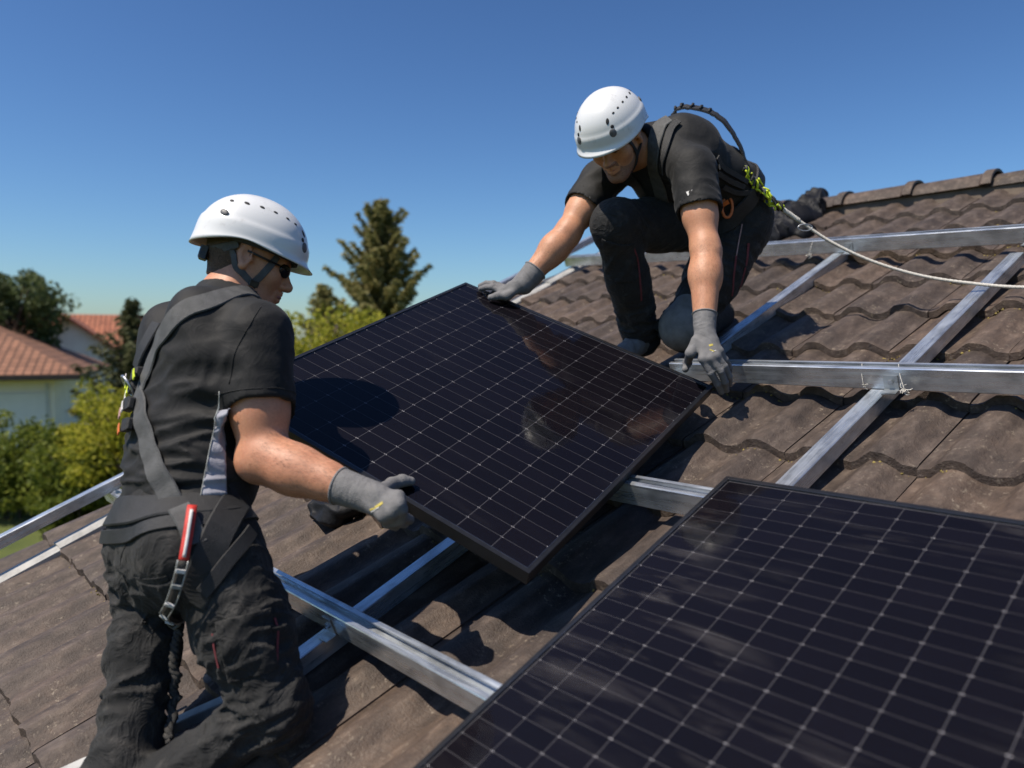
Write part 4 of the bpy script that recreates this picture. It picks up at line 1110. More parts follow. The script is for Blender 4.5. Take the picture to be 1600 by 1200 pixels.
    sm = hits(s, (408, 478), (392, 505), (372, 540), (362, 575), (358, 600))
    if len(sm) > 2: mk('shoulder_seam', *tube(s.stick(catmull(sm, 5), .0004)[0], .0012, 5), 'shirt_black', body, org=org)
    # trousers
    t = Sdf(); tp = unit(pelv - (knR + knL) / 2)
    t.cone(waist - tors * .035, pelv, .116, .124, .05, lat, (1.2, 1.2)); t.cone(pelv, pelv - tors * .06, .124, .105, .05, lat, 1.18)
    t.ell(hipR - fw * .055 + UP * .012 - lat * .01, np.eye(3), V(.098, .098, .098), .04); t.ell(hipL - fw * .030 + lat * .02 + UP * .01, np.eye(3), V(.088, .088, .095), .04)
    t.cone(hipR + UP * .01, hipR + (knR - hipR) * .5, .094, .090, .03); t.cone(hipR + (knR - hipR) * .45, knR, .090, .068, .03)
    t.cone(hipL, hipL + (knL - hipL) * .5, .082, .066, .03); t.cone(hipL + (knL - hipL) * .45, knL, .066, .060, .03)
    t.ball(knR, .070, .03); t.cone(knR, anR, .064, .054, .02); t.cone(knL, anL, .066, .056, .03)
    t.cut(waist - tors * .03, tors)
    tR = unit(knR - hipR); tL = unit(knL - hipL)
    t.fold(hipR + (knR - hipR) * .25, .13, tR * .8 + lat * .4, .040, .012, 41, 1.3, 11)
    t.fold(hipR + (knR - hipR) * .62, .12, tR + lat * .35, .034, .012, 42, 1.4, 12)
    t.fold(knR - fw * .04, .11, tR, .028, .011, 43, 1.3, 14)
    t.fold(hipL + (knL - hipL) * .12 - fw * .06, .10, tL, .030, .010, 44, 1.0, 11)
    t.fold(hipL + (knL - hipL) * .7, .16, tL + lat * .5, .045, .012, 45, 1.2, 9)
    t.fold((hipR + hipL) / 2 - fw * .1 - UP * .08, .09, UP + lat * .3, .026, .009, 46, 1.0, 13)
    t.fold(knR + (anR - knR) * .2, .10, unit(anR - knR) + UP * .5, .035, .009, 47, 1.2, 12)
    t.fold(pelv - fw * .1, .12, tors + lat * .2, .05, .005, 48, 1.0, 11)
    t.shell(lambda p: .0030 * wavy(p, 34, 38))
    mk('trousers', *t.mesh(.0054), 'trousers_charcoal', body, org=org)['label'] = 'charcoal work trousers'
    both = Union(s, t)
    for cr in (((338, 985), (420, 962), (436, 1042), (356, 1066)), ((335, 972), (424, 948), (428, 978), (340, 1002)), ((214, 906), (276, 903), (266, 958), (226, 962))): sewn(body, org, t, cr, 'pocket', 'trousers_charcoal')
    # small trouser details
    for ps, w, mt, nm in ((((212, 905), (235, 908), (262, 903)), .012, 'trousers_black', 'pocket'),
                          (((233, 921), (245, 931)), .011, 'white_mark', 'logo'), (((246, 932), (258, 930), (268, 925)), .006, 'pink_mark', 'logo'),
                          (((196, 850), (190, 880), (205, 930)), .004, 'trousers_black', 'seam'),
                          (((330, 985), (372, 978), (420, 965)), .006, 'trousers_black', 'pocket'), (((332, 990), (345, 1040)), .004, 'red_stitch', 'stitching'),
                          (((430, 965), (434, 1000), (430, 1040)), .005, 'red_stitch', 'stitching')):
        pp = hits(t, *ps)
        if len(pp) >= 2: strap(body, org, t, pp, w, mt, nm, .0008, .0012, 5)
    # gloves
    th = [P(588, 772, 1.545), rayplane(612, 757, .018), rayplane(628, 751, .016), rayplane(642, 752, .011)]
    dE = np.linalg.norm(rayplane(632, 787))
    k0 = rayplane(628, 781); dd = k0[1]
    kn = [P(622, 776, 1.535), P(622, 789, 1.520), P(612, 800, 1.520), P(599, 806, 1.525)]
    und = -e2 * .03
    ch = [[P(629, 797, 1.525), P(626, 812, 1.545)], [P(629, 806, 1.545), P(640, 812, 1.60)], [P(618, 815, 1.55), P(632, 818, 1.605)], [P(605, 817, 1.55), P(618, 822, 1.60)]]
    glove(body, org, wrR + df * .012, elR, kn, ch, th, 'grey work glove under the panel edge, thumb on top', .033,
          [([(578, 797), (586, 794)], .004, 'yellow_mark'), ([(586, 793), (598, 785)], .006, 'yellow_mark'), ([(580, 800), (592, 792)], .003, 'white_mark')])
    wl2 = wrL; dl = unit(wrL - elL)
    knl = [PP(-.012, .14 + i * .02, -.014 - .01 * i) for i in range(4)]
    chl = [[q + e1 * .03 - pz * .035, q + e1 * .055 - pz * .037] for q in knl]
    glove(body, org, wl2, elL, knl, chl, [wl2 + dl * .02, PP(-.02, .12, .018), PP(.01, .11, .018), PP(.03, .105, .012)], None, .031, None, .004)
    boot(body, org, anR, anR + unit(anR - knR) * .1, EN, 'boot_black'); boot(body, org, anL, anL + unit(anL - knL) * .1, EN, 'boot_black')
    # head things
    hd = Sdf(); head(hd, hc, HR, hs); hd.cone(neck0, neck1, .052, .062, .03)
    hm = helmet(body, org, hc, HR, .95, 'white safety helmet with vents, seen from behind right')
    hair = Sdf(); hair.ell(L(-.0125, 0, .030), HR, V(.0995, .0795, .098) * hs, .02); hair.cone(neck0 + HR @ V(-.01, 0, .05), neck0 + HR @ V(-.012, 0, .004), .058, .050, .02)
    hair.cut(L(.028, 0, 0), HR @ V(1, 0, .25)); hair.cut(L(-.04, 0, -.055), HR @ V(.25, 0, -1))
    hair.ell(L(-.004, -.080, -.008), HR, V(.034, .03, .042) * hs, .004, 's'); hair.ell(L(-.004, .080, -.008), HR, V(.034, .03, .042) * hs, .004, 's')
    hair.shell(lambda p: .0009 * wavy(p, 3, 420))
    mk('hair', *hair.mesh(.004), 'hair_brown', body, org=org)['label'] = 'short cropped brown hair'
    for y in (-1,):
        bk = L(.022, y * .070, -.062)
        strap(hm, org, hd, [L(-.062, y * .064, .012), L(-.035, y * .078, -.018), L(-.006, y * .076, -.045), bk], .0165, 'grey_webbing', 'chin_strap', .003)
        strap(hm, org, hd, [L(.060, y * .064, .025), L(.046, y * .072, -.010), L(.034, y * .070, -.038), bk], .0165, 'grey_webbing', 'chin_strap', .003)
        strap(hm, org, hd, [bk, L(.028, y * .062, -.085), L(.045, y * .035, -.115), L(.055, 0, -.124)], .015, 'black_webbing', 'chin_strap', .003)
        p_, n_ = hd.stick([L(.024, y * .071, -.060), L(.026, y * .068, -.082)], .006)
        for q, nn in zip(p_, n_):
            x_ = unit(np.cross(HR[:, 2], nn)); RB = np.stack([x_, np.cross(nn, x_), nn], 1)
            m = MB().bbox((-.0115, -.0075, -.003), (.0115, .0075, .004), .0015); mk('buckle', [q + RB @ V(*w) for w in m.v], m.f, 'black_plastic', hm, org=org, smooth=False)
    strap(hm, org, hd, [L(-.035, -.078, .020), L(-.07, -.066, .000), L(-.095, -.04, -.012), L(-.107, 0, -.018)], .020, 'grey_webbing', 'cradle_band', .004)
    q = L(-.108, -.012, -.020); m = MB().bbox((-.010, -.02, -.016), (.010, .02, .016), .003); mk('adjuster_knob', [q + HR @ V(*w) for w in m.v], m.f, 'black_plastic', hm, org=org, smooth=False)
    # sunglasses
    g = None
    for y in (-1, 1):
        vv, ff = sphere_mesh(L(.086, y * .036, -.001), HR @ np.array(Matrix.Rotation(y * .55, 3, 'Z')), V(.006, .027, .018) * hs, 16, 10)
        o = mk('sunglasses' if g is None else 'lens', vv, ff, 'lens_dark', body if g is None else g, org=org)
        if g is None: g = o; g['label'] = 'dark wraparound sunglasses'
    mk('temple_arm', *tube([L(.070, -.063, .004), L(.03, -.083, .006), L(-.012, -.089, .010)], .0026, 6), 'black_plastic', g, org=org)
    mk('lips', *tube([L(.086, -.017, -.0668), L(.094, -.004, -.066), L(.0945, .004, -.066)], [.003, .0048, .0048], 6), 'lip', body, org=org)
    # harness
    hz = strap(body, org, s, [s.stick([q_], .003)[0][0] for q_ in (neck1 + lat * .075 + fw * .12 - tors * .05, neck1 + lat * .085 + fw * .06 + tors * .03)] + hits(s, (335, 468)) + hits(s, (292, 482), (262, 512), (243, 550), (230, 590), (222, 612)), .046, 'grey_webbing', 'harness', .003, .003, 8)
    hz['label'] = 'grey webbing full body harness'
    strap(hz, org, s, hits(s, (219, 600), (222, 640), (233, 700), (255, 750), (280, 800)) , .046, 'grey_webbing', 'strap', .005, .003, 8)
    strap(hz, org, both, hits(both, (280, 795), (296, 822), (306, 850)), .044, 'grey_webbing', 'strap', .006, .003, 8)
    strap(hz, org, both, hits(both, (398, 745), (372, 780), (345, 825), (322, 880), (305, 940), (293, 985)), .062, 'black_webbing', 'leg_strap', .006, .003, 8)
    strap(hz, org, both, hits(both, (415, 790), (390, 830), (352, 880), (320, 925)), .030, 'black_webbing', 'leg_strap', .010, .003, 8)
    lp = hits(s, (250, 508), (232, 540), (218, 575), (210, 600))
    if len(lp) > 2: strap(hz, org, s, lp, .04, 'black_webbing', 'strap', .008, .003, 6)
    ring = []
    for a in np.linspace(0, 2 * pi, 41): ring.append(waist - tors * .045 + (lat * cos(a) * 1.3 + fw * sin(a)) * .15)
    strap(hz, org, both, ring, .064, 'black_webbing', 'waist_belt', .003, .003, 2)
    ring = [q - tors * .055 for q in ring]; strap(hz, org, both, ring, .030, 'black_webbing', 'waist_belt', .004, .0025, 2)
    # padded back plate with ring, tabs and tucked lime and white labels
    base = hits(s, (222, 585), (217, 605), (213, 635), (208, 665))
    p_, n_ = s.stick(base, .010)
    for k in range(len(p_)):
        ax = unit(np.cross(n_[k], tors)); RB = np.stack([ax, tors, n_[k]], 1)
        m = MB().bbox((-.022, -.014, -.006), (.022, .014, .010), .004); mk('back_pad', [p_[k] + RB @ V(*w) for w in m.v], m.f, 'black_webbing', hz, org=org, smooth=False)
    if len(p_) >= 2:
        c0 = p_[1] + n_[1] * .014; ax = unit(np.cross(n_[1], tors))
        mk('dorsal_ring', *tube([c0 + (ax * cos(a) * .022 + (tors * .8 + n_[1] * .6) * sin(a) * .026) for a in np.linspace(0, 2 * pi, 25)], .0035, 7, False), 'buckle_steel', hz, org=org)
    for k, (px, py, mt) in enumerate(((228, 588, 'lime_webbing'), (216, 603, 'lime_webbing'), (213, 622, 'white_mark'), (206, 650, 'pink_mark'), (211, 612, 'lime_webbing'), (204, 672, 'orange_plastic'), (216, 592, 'white_mark'), (210, 640, 'white_mark'))):
        h_ = s.hit(px, py)
        if h_ is None: h_ = s.stick([P(px, py, 1.72)], .01)[0][0]
        p1, n1 = s.stick([h_], .024); ax = unit(np.cross(n1[0], tors))
        strap(hz, org, s, [p1[0] - tors * .012 - ax * .008, p1[0] + ax * .004, p1[0] + tors * .012 + ax * .01], .010, mt, 'tab', .024, .002, 3, False)
    # dangling strap at the far hip
    q0 = t.stick([P(186, 960, 1.70)], .012)[0][0]
    mk('strap_tail', *tube(catmull([q0, q0 + V(0, 0, -.09), q0 + V(-.012, 0, -.17), q0 + V(-.03, 0, -.24)], 6), .0055, 6), 'black_webbing', hz, org=org)
    # lanyard hanging over the thigh: red tab, clear sleeve of links, dark rope
    top = both.hit(300, 800); lo = org
    la = empty('safety_lanyard', lo); tagit(la, 'red and dark lanyard hanging from the belt down the thigh of the left worker', 'lanyard')
    pr = hits(both, (300, 800), (294, 835), (287, 875)); pp, nn = both.stick(catmull(pr, 6), .016); mk('red_tab', *ribbon(pp, nn, .019, .005), 'red_webbing', la, org=lo)
    pp, nn = both.stick(catmull(hits(both, (299, 808), (293, 842), (288, 868)), 6), .024); mk('label_tab', *ribbon(pp, nn, .0065, .002), 'white_mark', la, org=lo)
    pr = hits(both, (287, 872), (279, 910), (273, 945), (270, 975)); pp, nn = both.stick(catmull(pr, 6), .016)
    mk('sleeve', *ribbon(pp, nn, .018, .006), 'dark_rope', la, org=lo)
    for k in range(2, len(pp) - 1, 3):
        tx = unit(pp[k + 1] - pp[k - 1]); sx = np.cross(tx, nn[k]); c_ = pp[k] + nn[k] * .010
        RB = np.stack([sx, tx, nn[k]], 1); m = MB().bbox((-.009, -.0036, -.002), (.009, .0036, .003), .0010)
        mk('link', [c_ + RB @ V(*w) for w in m.v], m.f, 'clear_sleeve' if k % 2 else 'white_mark', la, org=lo, smooth=False)
    tx = np.gradient(pp, axis=0); tx /= np.linalg.norm(tx, axis=1, keepdims=True); sx = np.cross(tx, nn)
    for sg in (-1, 1): mk('link_edge', *tube(pp + sx * sg * .0092 + nn * .009, .0014, 5), 'clear_sleeve', la, org=lo)
    pr = hits(both, (270, 975), (266, 1030), (262, 1090), (257, 1135), (252, 1170)); pp, nn = both.stick(catmull(pr, 12), .014)
    ph = np.arange(len(pp)) * 1.1
    for k in range(3):
        tx = np.gradient(pp, axis=0); tx /= np.linalg.norm(tx, axis=1, keepdims=True); sx = np.cross(tx, nn)
        a = ph + k * 2.09; mk('rope', *tube(pp + sx * (np.cos(a) * .0055)[:, None] + nn * (np.sin(a) * .0055)[:, None], .0062, 6), 'dark_rope', la, org=lo)
    return body
left_worker(); print('left worker', round(time.time() - T0, 1))

# ------------------------------------------------------------------ right worker (crouches and bends over the panel)
def right_worker():
    hc = P(960, 218, 2.58); HR = frame(-148, 40, 4); hs = 1.0
    shL, shR = P(1082, 264, 2.53), P(938, 283, 2.78); neck1 = P(1012, 232, 2.69)
    chest, mid, waist, pelv = P(1052, 258, 2.735), P(1098, 283, 2.81), P(1122, 305, 2.85), P(1140, 342, 2.90)
    lat = unit(shL - shR); tors = unit(chest - pelv); fw = unit(np.cross(lat, tors)); fw = fw if fw[2] < 0 else -fw
    lat = unit(np.cross(tors, fw)); lat = lat if lat[0] > 0 else -lat
    elL, wrL = P(1102, 388, 2.44), P(1101, 512, 2.345)
    elR, wrR = P(888, 362, 2.70), P(823, 438, 2.665)
    hipR, hipL = P(1082, 350, 2.93), P(1158, 358, 2.85)
    knR, anR = P(962, 350, 2.665), P(1000, 518, 2.93)
    knL, anL = P(1068, 512, 2.83), P(1122, 492, 3.20)
    org = RP(*rooft(P(1080, 540, 2.9))[:2], 0.0)
    for nm, a, b in (('uaL', shL, elL), ('faL', elL, wrL), ('uaR', shR, elR), ('faR', elR, wrR), ('thR', hipR, knR), ('shR', knR, anR), ('thL', hipL, knL), ('shL', knL, anL), ('torso', neck1, pelv), ('sh', shL, shR)):
        print('R', nm, round(float(np.linalg.norm(a - b)), 3))
    print('R feet', rooft(anR)[2], rooft(knL)[2], rooft(anL)[2])
    b = Sdf(); L = head(b, hc, HR, hs); neck0 = hc + HR @ V(-.02, 0, -.06)
    b.cone(neck0, neck1, .052, .060, .03); b.cone(neck1, chest, .07, .10, .05, lat, 1.2); b.cone(chest, waist, .10, .095, .05, lat, 1.3); b.cone(waist, pelv, .10, .11, .05, lat, 1.25)
    b.cone(neck1, shR, .045, .05, .04); b.cone(neck1, shL, .045, .05, .04)
    for sh, el, wr in ((shL, elL, wrL), (shR, elR, wrR)):
        du, df = unit(el - sh), unit(wr - el)
        b.cone(sh, sh + (el - sh) * .6, .054, .052, .03); b.cone(sh + (el - sh) * .5, el, .053, .043, .03)
        b.cone(el, el + (wr - el) * .36, .043, .048, .025); b.cone(el + (wr - el) * .32, wr + df * .03, .048, .029, .025)
        sd = unit(np.cross(df, V(0, 1, 0))); b.cone(el + df * .02 + sd * .014, el + df * .12 + sd * .012, .032, .028, .025)
        b.ball(el - df * .012, .036, .02)
        b.fold(el + df * .02, .05, df, .022, .0014, 3, .8, 20)
    for h_, k_, a_ in ((hipR, knR, anR), (hipL, knL, anL)): b.cone(pelv, h_, .1, .08, .04); b.cone(h_, k_, .055, .042, .03); b.cone(k_, a_, .042, .034, .03)
    bv, bf = b.mesh(.0048); body = mk('person', bv, bf, 'skin_tan_deep', org=org)
    arm_hair(body, org, bv, bf, elL, wrL, 1800, 4); arm_hair(body, org, bv, bf, elR, wrR, 1500, 5)
    tagit(body, 'worker crouching on the upper roof, bent forward, holding the top panel edge with both hands', 'person', 'roof workers')
    # shirt
    s = Sdf()
    s.cone(neck1, chest, .080, .122, .05, lat, (1.2, 1.42)); s.cone(chest, mid, .124, .122, .05, lat, (1.42, 1.3)); s.cone(mid, waist, .122, .118, .05, lat, 1.3); s.cone(waist, pelv, .118, .122, .05, lat, 1.25)
    s.cone(neck1 + lat * .03, shL, .06, .066, .05); s.cone(neck1 - lat * .03, shR, .06, .066, .05)
    bl = chest - fw * .045 + tors * .03
    for sg in (-1, 1): s.ell(bl + lat * sg * .085, np.stack([fw, lat, tors], 1), V(.085, .085, .12), .05)
    for sh, el in ((shL, elL), (shR, elR)):
        du = unit(el - sh); t1 = .46 if sh is shL else .50
        s.cone(sh, sh + (el - sh) * .66, .072, .0765, .035); s.cutl(sh + (el - sh) * t1, du, sh + (el - sh) * (t1 + .28), .092)
        s.cone(sh + (el - sh) * (t1 - .06), el, .0635, .0635, .003, op='s')
        s.fold(sh + (el - sh) * .2, .10, du * .7 + lat * .6, .045, .006, 61, 1.0, 12)
        s.fold(sh + (el - sh) * .38, .07, du + fw * .7, .035, .005, 62, 1.0, 14)
    nd = unit(neck0 - neck1); s.cone(neck1 + nd * .01, neck1 + nd * .050, .068, .064, .018)
    s.cutl(neck1 + nd * .052, nd - fw * .1, neck1 + nd * .10, .085); s.cone(neck1 + nd * .025, neck1 + nd * .11, .0585, .0595, .003, op='s')
    s.cut(pelv - tors * .01, -tors)
    s.fold(chest + lat * .1 + fw * .04, .12, lat * .6 + tors * .7, .05, .008, 71, 1.1, 10)
    s.fold(mid - fw * .06, .14, tors + lat * .4, .055, .007, 72, 1.0, 9)
    s.fold(waist - fw * .05 + lat * .08, .12, tors, .032, .010, 73, 1.1, 12)
    s.fold(chest - lat * .12 + fw * .03, .10, lat + tors, .045, .007, 74, 1.0, 11)
    s.shell(lambda p: .0022 * wavy(p, 36, 60))
    mk('shirt', *s.mesh(.0054), 'shirt_black', body, org=org)['label'] = 'black short sleeved polo shirt'
    # trousers
    t = Sdf()
    t.cone(waist - tors * .02, pelv, .118, .126, .05, lat, 1.22); t.cone(pelv, pelv - UP * .05, .128, .11, .05, lat, 1.15)
    t.cone(hipR, hipR + (knR - hipR) * .5, .105, .096, .035); t.cone(hipR + (knR - hipR) * .45, knR, .096, .078, .035); t.ball(knR, .080, .03)
    t.cone(knR, knR + (anR - knR) * .5, .078, .076, .03); t.cone(knR + (anR - knR) * .45, anR + unit(anR - knR) * .03, .076, .074, .03)
    t.cone(hipL, hipL + (knL - hipL) * .5, .105, .098, .035); t.cone(hipL + (knL - hipL) * .45, knL, .098, .080, .035); t.ball(knL, .082, .03)
    t.cone(knL, anL, .078, .066, .03)
    t.cutl(waist - tors * .015, tors, waist + tors * .09, .17)
    a1, a2, a3 = unit(knR - hipR), unit(anR - knR), unit(knL - hipL)
    t.fold(hipR + (knR - hipR) * .3, .13, a1 + lat * .5, .042, .010, 81, 1.2, 11); t.fold(knR - a1 * .06, .09, a1 * .6 + a2 * .4, .028, .009, 82, 1.2, 14)
    t.fold(knR + a2 * .12, .10, a2 + lat * .5, .045, .009, 83, 1.3, 11); t.fold(anR - a2 * .06, .12, a2, .028, .012, 84, 1.3, 12)
    t.fold(hipL + (knL - hipL) * .35, .14, a3 + lat * .3, .040, .011, 85, 1.3, 11); t.fold(hipL + (knL - hipL) * .75, .12, a3 + lat * .5, .034, .011, 86, 1.2, 12)
    t.fold(pelv, .13, tors + lat * .3, .04, .008, 87, 1.1, 11)
    t.shell(lambda p: .0030 * wavy(p, 37, 38))
    mk('trousers', *t.mesh(.0056), 'trousers_black', body, org=org)['label'] = 'black work trousers with red stitching'
    both = Union(s, t)
    for ps, w, mt, nm in ((((990, 385), (998, 410), (1000, 440), (1002, 470)), .006, 'red_stitch', 'stitching'), (((1150, 400), (1147, 430), (1143, 462)), .007, 'red_stitch', 'stitching'),
                          (((1170, 380), (1164, 420), (1155, 450)), .009, 'red_stitch', 'stitching'), (((1160, 350), (1153, 385), (1150, 400)), .004, 'pink_mark', 'stitching')):
        pp = hits(t, *ps)
        if len(pp) >= 2: strap(body, org, t, pp, w, mt, nm, .001, .0012, 5)
    for cr in (((940, 372), (992, 380), (990, 440), (946, 432)), ((1138, 392), (1172, 385), (1166, 440), (1136, 448))): sewn(body, org, t, cr, 'pocket', 'trousers_black', .004, .0046)
    kp = Sdf(); kp.ball(knL + V(-.012, -.03, .0), .078, .02); kp.cone(knL + V(-.01, -.03, 0), knL + unit(hipL - knL) * .07 + V(-.01, -.02, 0), .078, .074, .03)
    kp.shell(lambda p: .003 * wavy(p, 40, 50)); mk('knee_pad', *kp.mesh(.006), 'boot_grey', body, org=org)['label'] = 'grey knee pad patch'
    lg = hits(s, (1075, 300), (1080, 303))
    tri = hits(s, (1072, 300), (1082, 297), (1075, 306))
    if len(tri) == 3:
        p_, n_ = s.stick(tri, .0012); mk('logo', list(p_) + list(p_ - n_ * .0008), [(0, 1, 2), (5, 4, 3), (0, 3, 4, 1), (1, 4, 5, 2), (2, 5, 3, 0)], 'white_mark', body, org=org, smooth=False)
    boot(body, org, anR - UP * .01, anR + unit(V(-.5, -.55, -.28)) * .1, EN, 'boot_grey'); boot(body, org, anL, anL + unit(anL - knL) * .1, EN)
    # gloves
    df = unit(wrL - elL)
    kn = [P(1098, 561, 2.285), P(1110, 560, 2.28), P(1119, 556, 2.285), P(1124, 549, 2.30)]
    ch = [[P(1111, 583, 2.285), P(1121, 600, 2.305), P(1127, 613, 2.335)], [P(1126, 580, 2.28), P(1133, 597, 2.30), P(1135, 610, 2.335)], [P(1132, 573, 2.29), P(1139, 588, 2.31), P(1140, 600, 2.34)], [P(1133, 563, 2.31), P(1139, 574, 2.33), P(1139, 586, 2.35)]]
    th = [P(1088, 533, 2.325), P(1079, 552, 2.315), rayplane(1074, 567, .016), rayplane(1071, 577, .012)]
    glove(body, org, wrL + df * .006, elL, kn, ch, th, 'grey work glove over the right panel corner', .031,
          [([(1108, 540), (1114, 538)], .007, 'yellow_mark'), ([(1109, 546), (1116, 549)], .004, 'yellow_mark'), ([(1112, 550), (1119, 547)], .002, 'white_mark')])
    df = unit(wrR - elR)
    ty = lambda x, y, z: PP(x, PLEN + y, z)
    kx = 0.135
    kn = [ty(.170, -.020, .030), ty(.168, .000, .034), ty(.170, .020, .028), ty(.178, .038, .018)]
    ch = [[ty(.132, -.024, .036), ty(.105, -.026, .026), ty(.085, -.026, .013)], [ty(.122, -.004, .040), ty(.092, -.006, .030), ty(.070, -.007, .013)], [ty(.126, .018, .030), ty(.098, .016, .018), ty(.080, .014, .004)], [ty(.140, .036, .016), ty(.118, .034, .0), ty(.105, .026, -.014)]]
    th = [wrR + df * .02, ty(.20, -.030, .030), ty(.172, -.048, .024), ty(.150, -.056, .013)]
    glove(body, org, wrR + df * .004, elR, kn, ch, th, 'grey work glove lying over the far panel corner', .0365)
    # head things
    hd = Sdf(); head(hd, hc, HR, hs); hd.cone(neck0, neck1, .052, .060, .03)
    hm = helmet(body, org, hc, HR, 1.0, 'scuffed white safety helmet tipped towards the panel')
    hair = Sdf(); hair.ell(L(-.0125, 0, .032), HR, V(.0995, .0795, .095), .02); hair.cut(L(.035, 0, 0), HR @ V(1, 0, -.1)); hair.cut(L(-.04, 0, -.045), HR @ V(.25, 0, -1))
    for y in (-1, 1): hair.ell(L(-.004, y * .080, -.008), HR, V(.034, .03, .042), .004, 's')
    mk('hair', *hair.mesh(.004), 'hair_brown', body, org=org)['label'] = 'short dark brown hair'
    st = Sdf(); head(st, hc, HR, hs); st.cut(L(.0, 0, -.040), HR @ V(-.05, 0, 1)); st.cut(L(0, 0, -.12), HR @ V(0, 0, -1)); st.cut(L(-.012, 0, 0), HR @ V(-1, 0, .0))
    st.shell(lambda p: .0007 + 0 * p[:, 0]); st.ell(L(.095, 0, -.066), HR, V(.03, .030, .0125), .004, 's'); st.ell(L(.060, .045, -.045), HR, V(.05, .018, .022), .01, 's'); st.ell(L(.060, -.045, -.045), HR, V(.05, .018, .022), .01, 's')
    st.lo = hc - .14; st.hi = hc + .14
    mk('beard', *st.mesh(.0034), 'stubble', body, org=org)['label'] = 'short dark stubble beard'
    for y in (-1, 1):
        mk('eyebrow', *tube([L(.080, y * .014, .022), L(.083, y * .028, .027), L(.074, y * .046, .023)], [.0035, .004, .002], 6), 'hair_brown', body, org=org)
        mk('eyelid', *tube([L(.0815, y * .020, -.006), L(.0865, y * .032, -.0075), L(.079, y * .044, -.006)], [.0012, .0022, .0012], 6), 'hair_brown', body, org=org)
        strap(hm, org, hd, [L(.058, y * .064, .022), L(.034, y * .074, -.020), L(.020, y * .072, -.062), L(.035, y * .040, -.105), L(.050, 0, -.122)], .013, 'black_webbing', 'chin_strap', .003)
        strap(hm, org, hd, [L(-.055, y * .066, .012), L(-.025, y * .078, -.030), L(.018, y * .072, -.060)], .013, 'black_webbing', 'chin_strap', .003)
    mk('lips', *tube([L(.082, -.018, -.0665), L(.0925, -.004, -.066), L(.0925, .004, -.066), L(.082, .018, -.0665)], [.002, .0042, .0042, .002], 6), 'lip', body, org=org)
    # harness
    hz = strap(body, org, s, hits(s, (1046, 186), (1032, 196), (1024, 218), (1021, 245), (1024, 275), (1033, 305), (1042, 325)), .050, 'grey_webbing', 'harness', .004, .003, 8); hz['label'] = 'black and grey full body harness'
    strap(hz, org, s, hits(s, (1060, 190), (1048, 205), (1040, 240), (1038, 270)), .026, 'black_webbing', 'strap', .008, .003, 8)
    strap(hz, org, s, s.stick([neck1 - lat * .075 - fw * .05 - tors * .02, neck1 - lat * .085 + fw * .02, neck1 - lat * .08 + fw * .09, chest - lat * .08 + fw * .12], .004)[0], .045, 'black_webbing', 'strap', .004, .003, 8)
    ring = [waist - tors * .015 + (lat * cos(a) * 1.3 + fw * sin(a)) * .15 for a in np.linspace(0, 2 * pi, 41)]
    strap(hz, org, both, ring, .060, 'black_webbing', 'waist_belt', .004, .006, 2)
    for ps in (((1118, 245), (1128, 262), (1150, 275), (1165, 285)), ((1120, 262), (1135, 280), (1160, 292)), ((1128, 290), (1150, 300), (1168, 300))):
        pp = hits(both, *ps)
        if len(pp) >= 2: strap(hz, org, both, pp, .018, 'black_webbing', 'strap', .008, .003, 6)
    o0 = both.hit(1135, 320)
    if o0 is not None:
        p_, n_ = both.stick([o0], .014); ax = unit(np.cross(n_[0], UP))
        mk('carabiner', *tube([p_[0] + (UP * cos(a) * .036 + ax * sin(a) * .018) for a in np.linspace(0, 2 * pi, 21)], .005, 7, False), 'orange_plastic', hz, org=org)
        strap(hz, org, both, [p_[0] + UP * .03, p_[0] + ax * .02 + UP * .01, p_[0] + ax * .035 - UP * .03], .018, 'orange_plastic', 'tab', .012, .003, 4)
    # lanyard: dark webbing loop off the back, lime shock absorber, white rope
    c0 = s.stick([chest - fw * .14 + tors * .06], .01)[0][0]
    lo = RP(*rooft(P(1300, 400, 3.0))[:2], 0.0); la = empty('safety_rope', lo); tagit(la, 'dark lanyard with lime green absorber and white rope leading off to the right', 'rope')
    pts = catmull([c0, P(1060, 170, 2.72), P(1096, 171, 2.69), P(1130, 190, 2.68), P(1153, 224, 2.69), P(1170, 266, 2.71), P(1190, 300, 2.74)], 8)
    tx = np.gradient(pts, axis=0); nn = np.array([unit(np.cross(np.cross(q, UP), q)) * .6 - BACK * .6 + UP * .3 for q in tx])
    wo = mk('webbing_loop', *ribbon(pts, nn, np.linspace(.040, .034, len(pts)), .006, .0012), 'black_webbing', la, org=lo); wo.data.set_sharp_from_angle(angle=radians(25))
    sd = np.array([unit(np.cross(q, n_)) for q, n_ in zip(tx, nn)])
    r = np.random.default_rng(3)
    for k in range(6): q = pts[4 + k * 3] + nn[4 + k * 3] / np.linalg.norm(nn[4 + k * 3]) * .008; mk('stitch_fold', *tube([q - sd[4 + k * 3] * .016, q + UP * .006 + r.normal(size=3) * .002, q + sd[4 + k * 3] * .016], .0045, 6), 'black_webbing', la, org=lo)
    ab = catmull([P(1162, 262, 2.67), P(1176, 286, 2.69), P(1196, 306, 2.72), P(1220, 326, 2.76)], 16); tx = np.gradient(ab, axis=0); tx /= np.linalg.norm(tx, axis=1, keepdims=True)
    n1 = np.array([unit(np.cross(q, V(.2, -.9, .3))) for q in tx]); n2 = np.cross(tx, n1)
    for k in range(5):
        a = np.arange(len(ab)) * (.34 + .05 * k) + k * 1.256; rad = .0105 + .005 * np.sin(np.arange(len(ab)) * .37 + k)
        mk('absorber_strand', *tube(ab + n1 * (np.cos(a) * rad)[:, None] + n2 * (np.sin(a) * rad)[:, None], .0048, 6), ('lime_webbing', 'black_webbing', 'lime_webbing', 'grey_webbing', 'black_webbing')[k], la, org=lo)
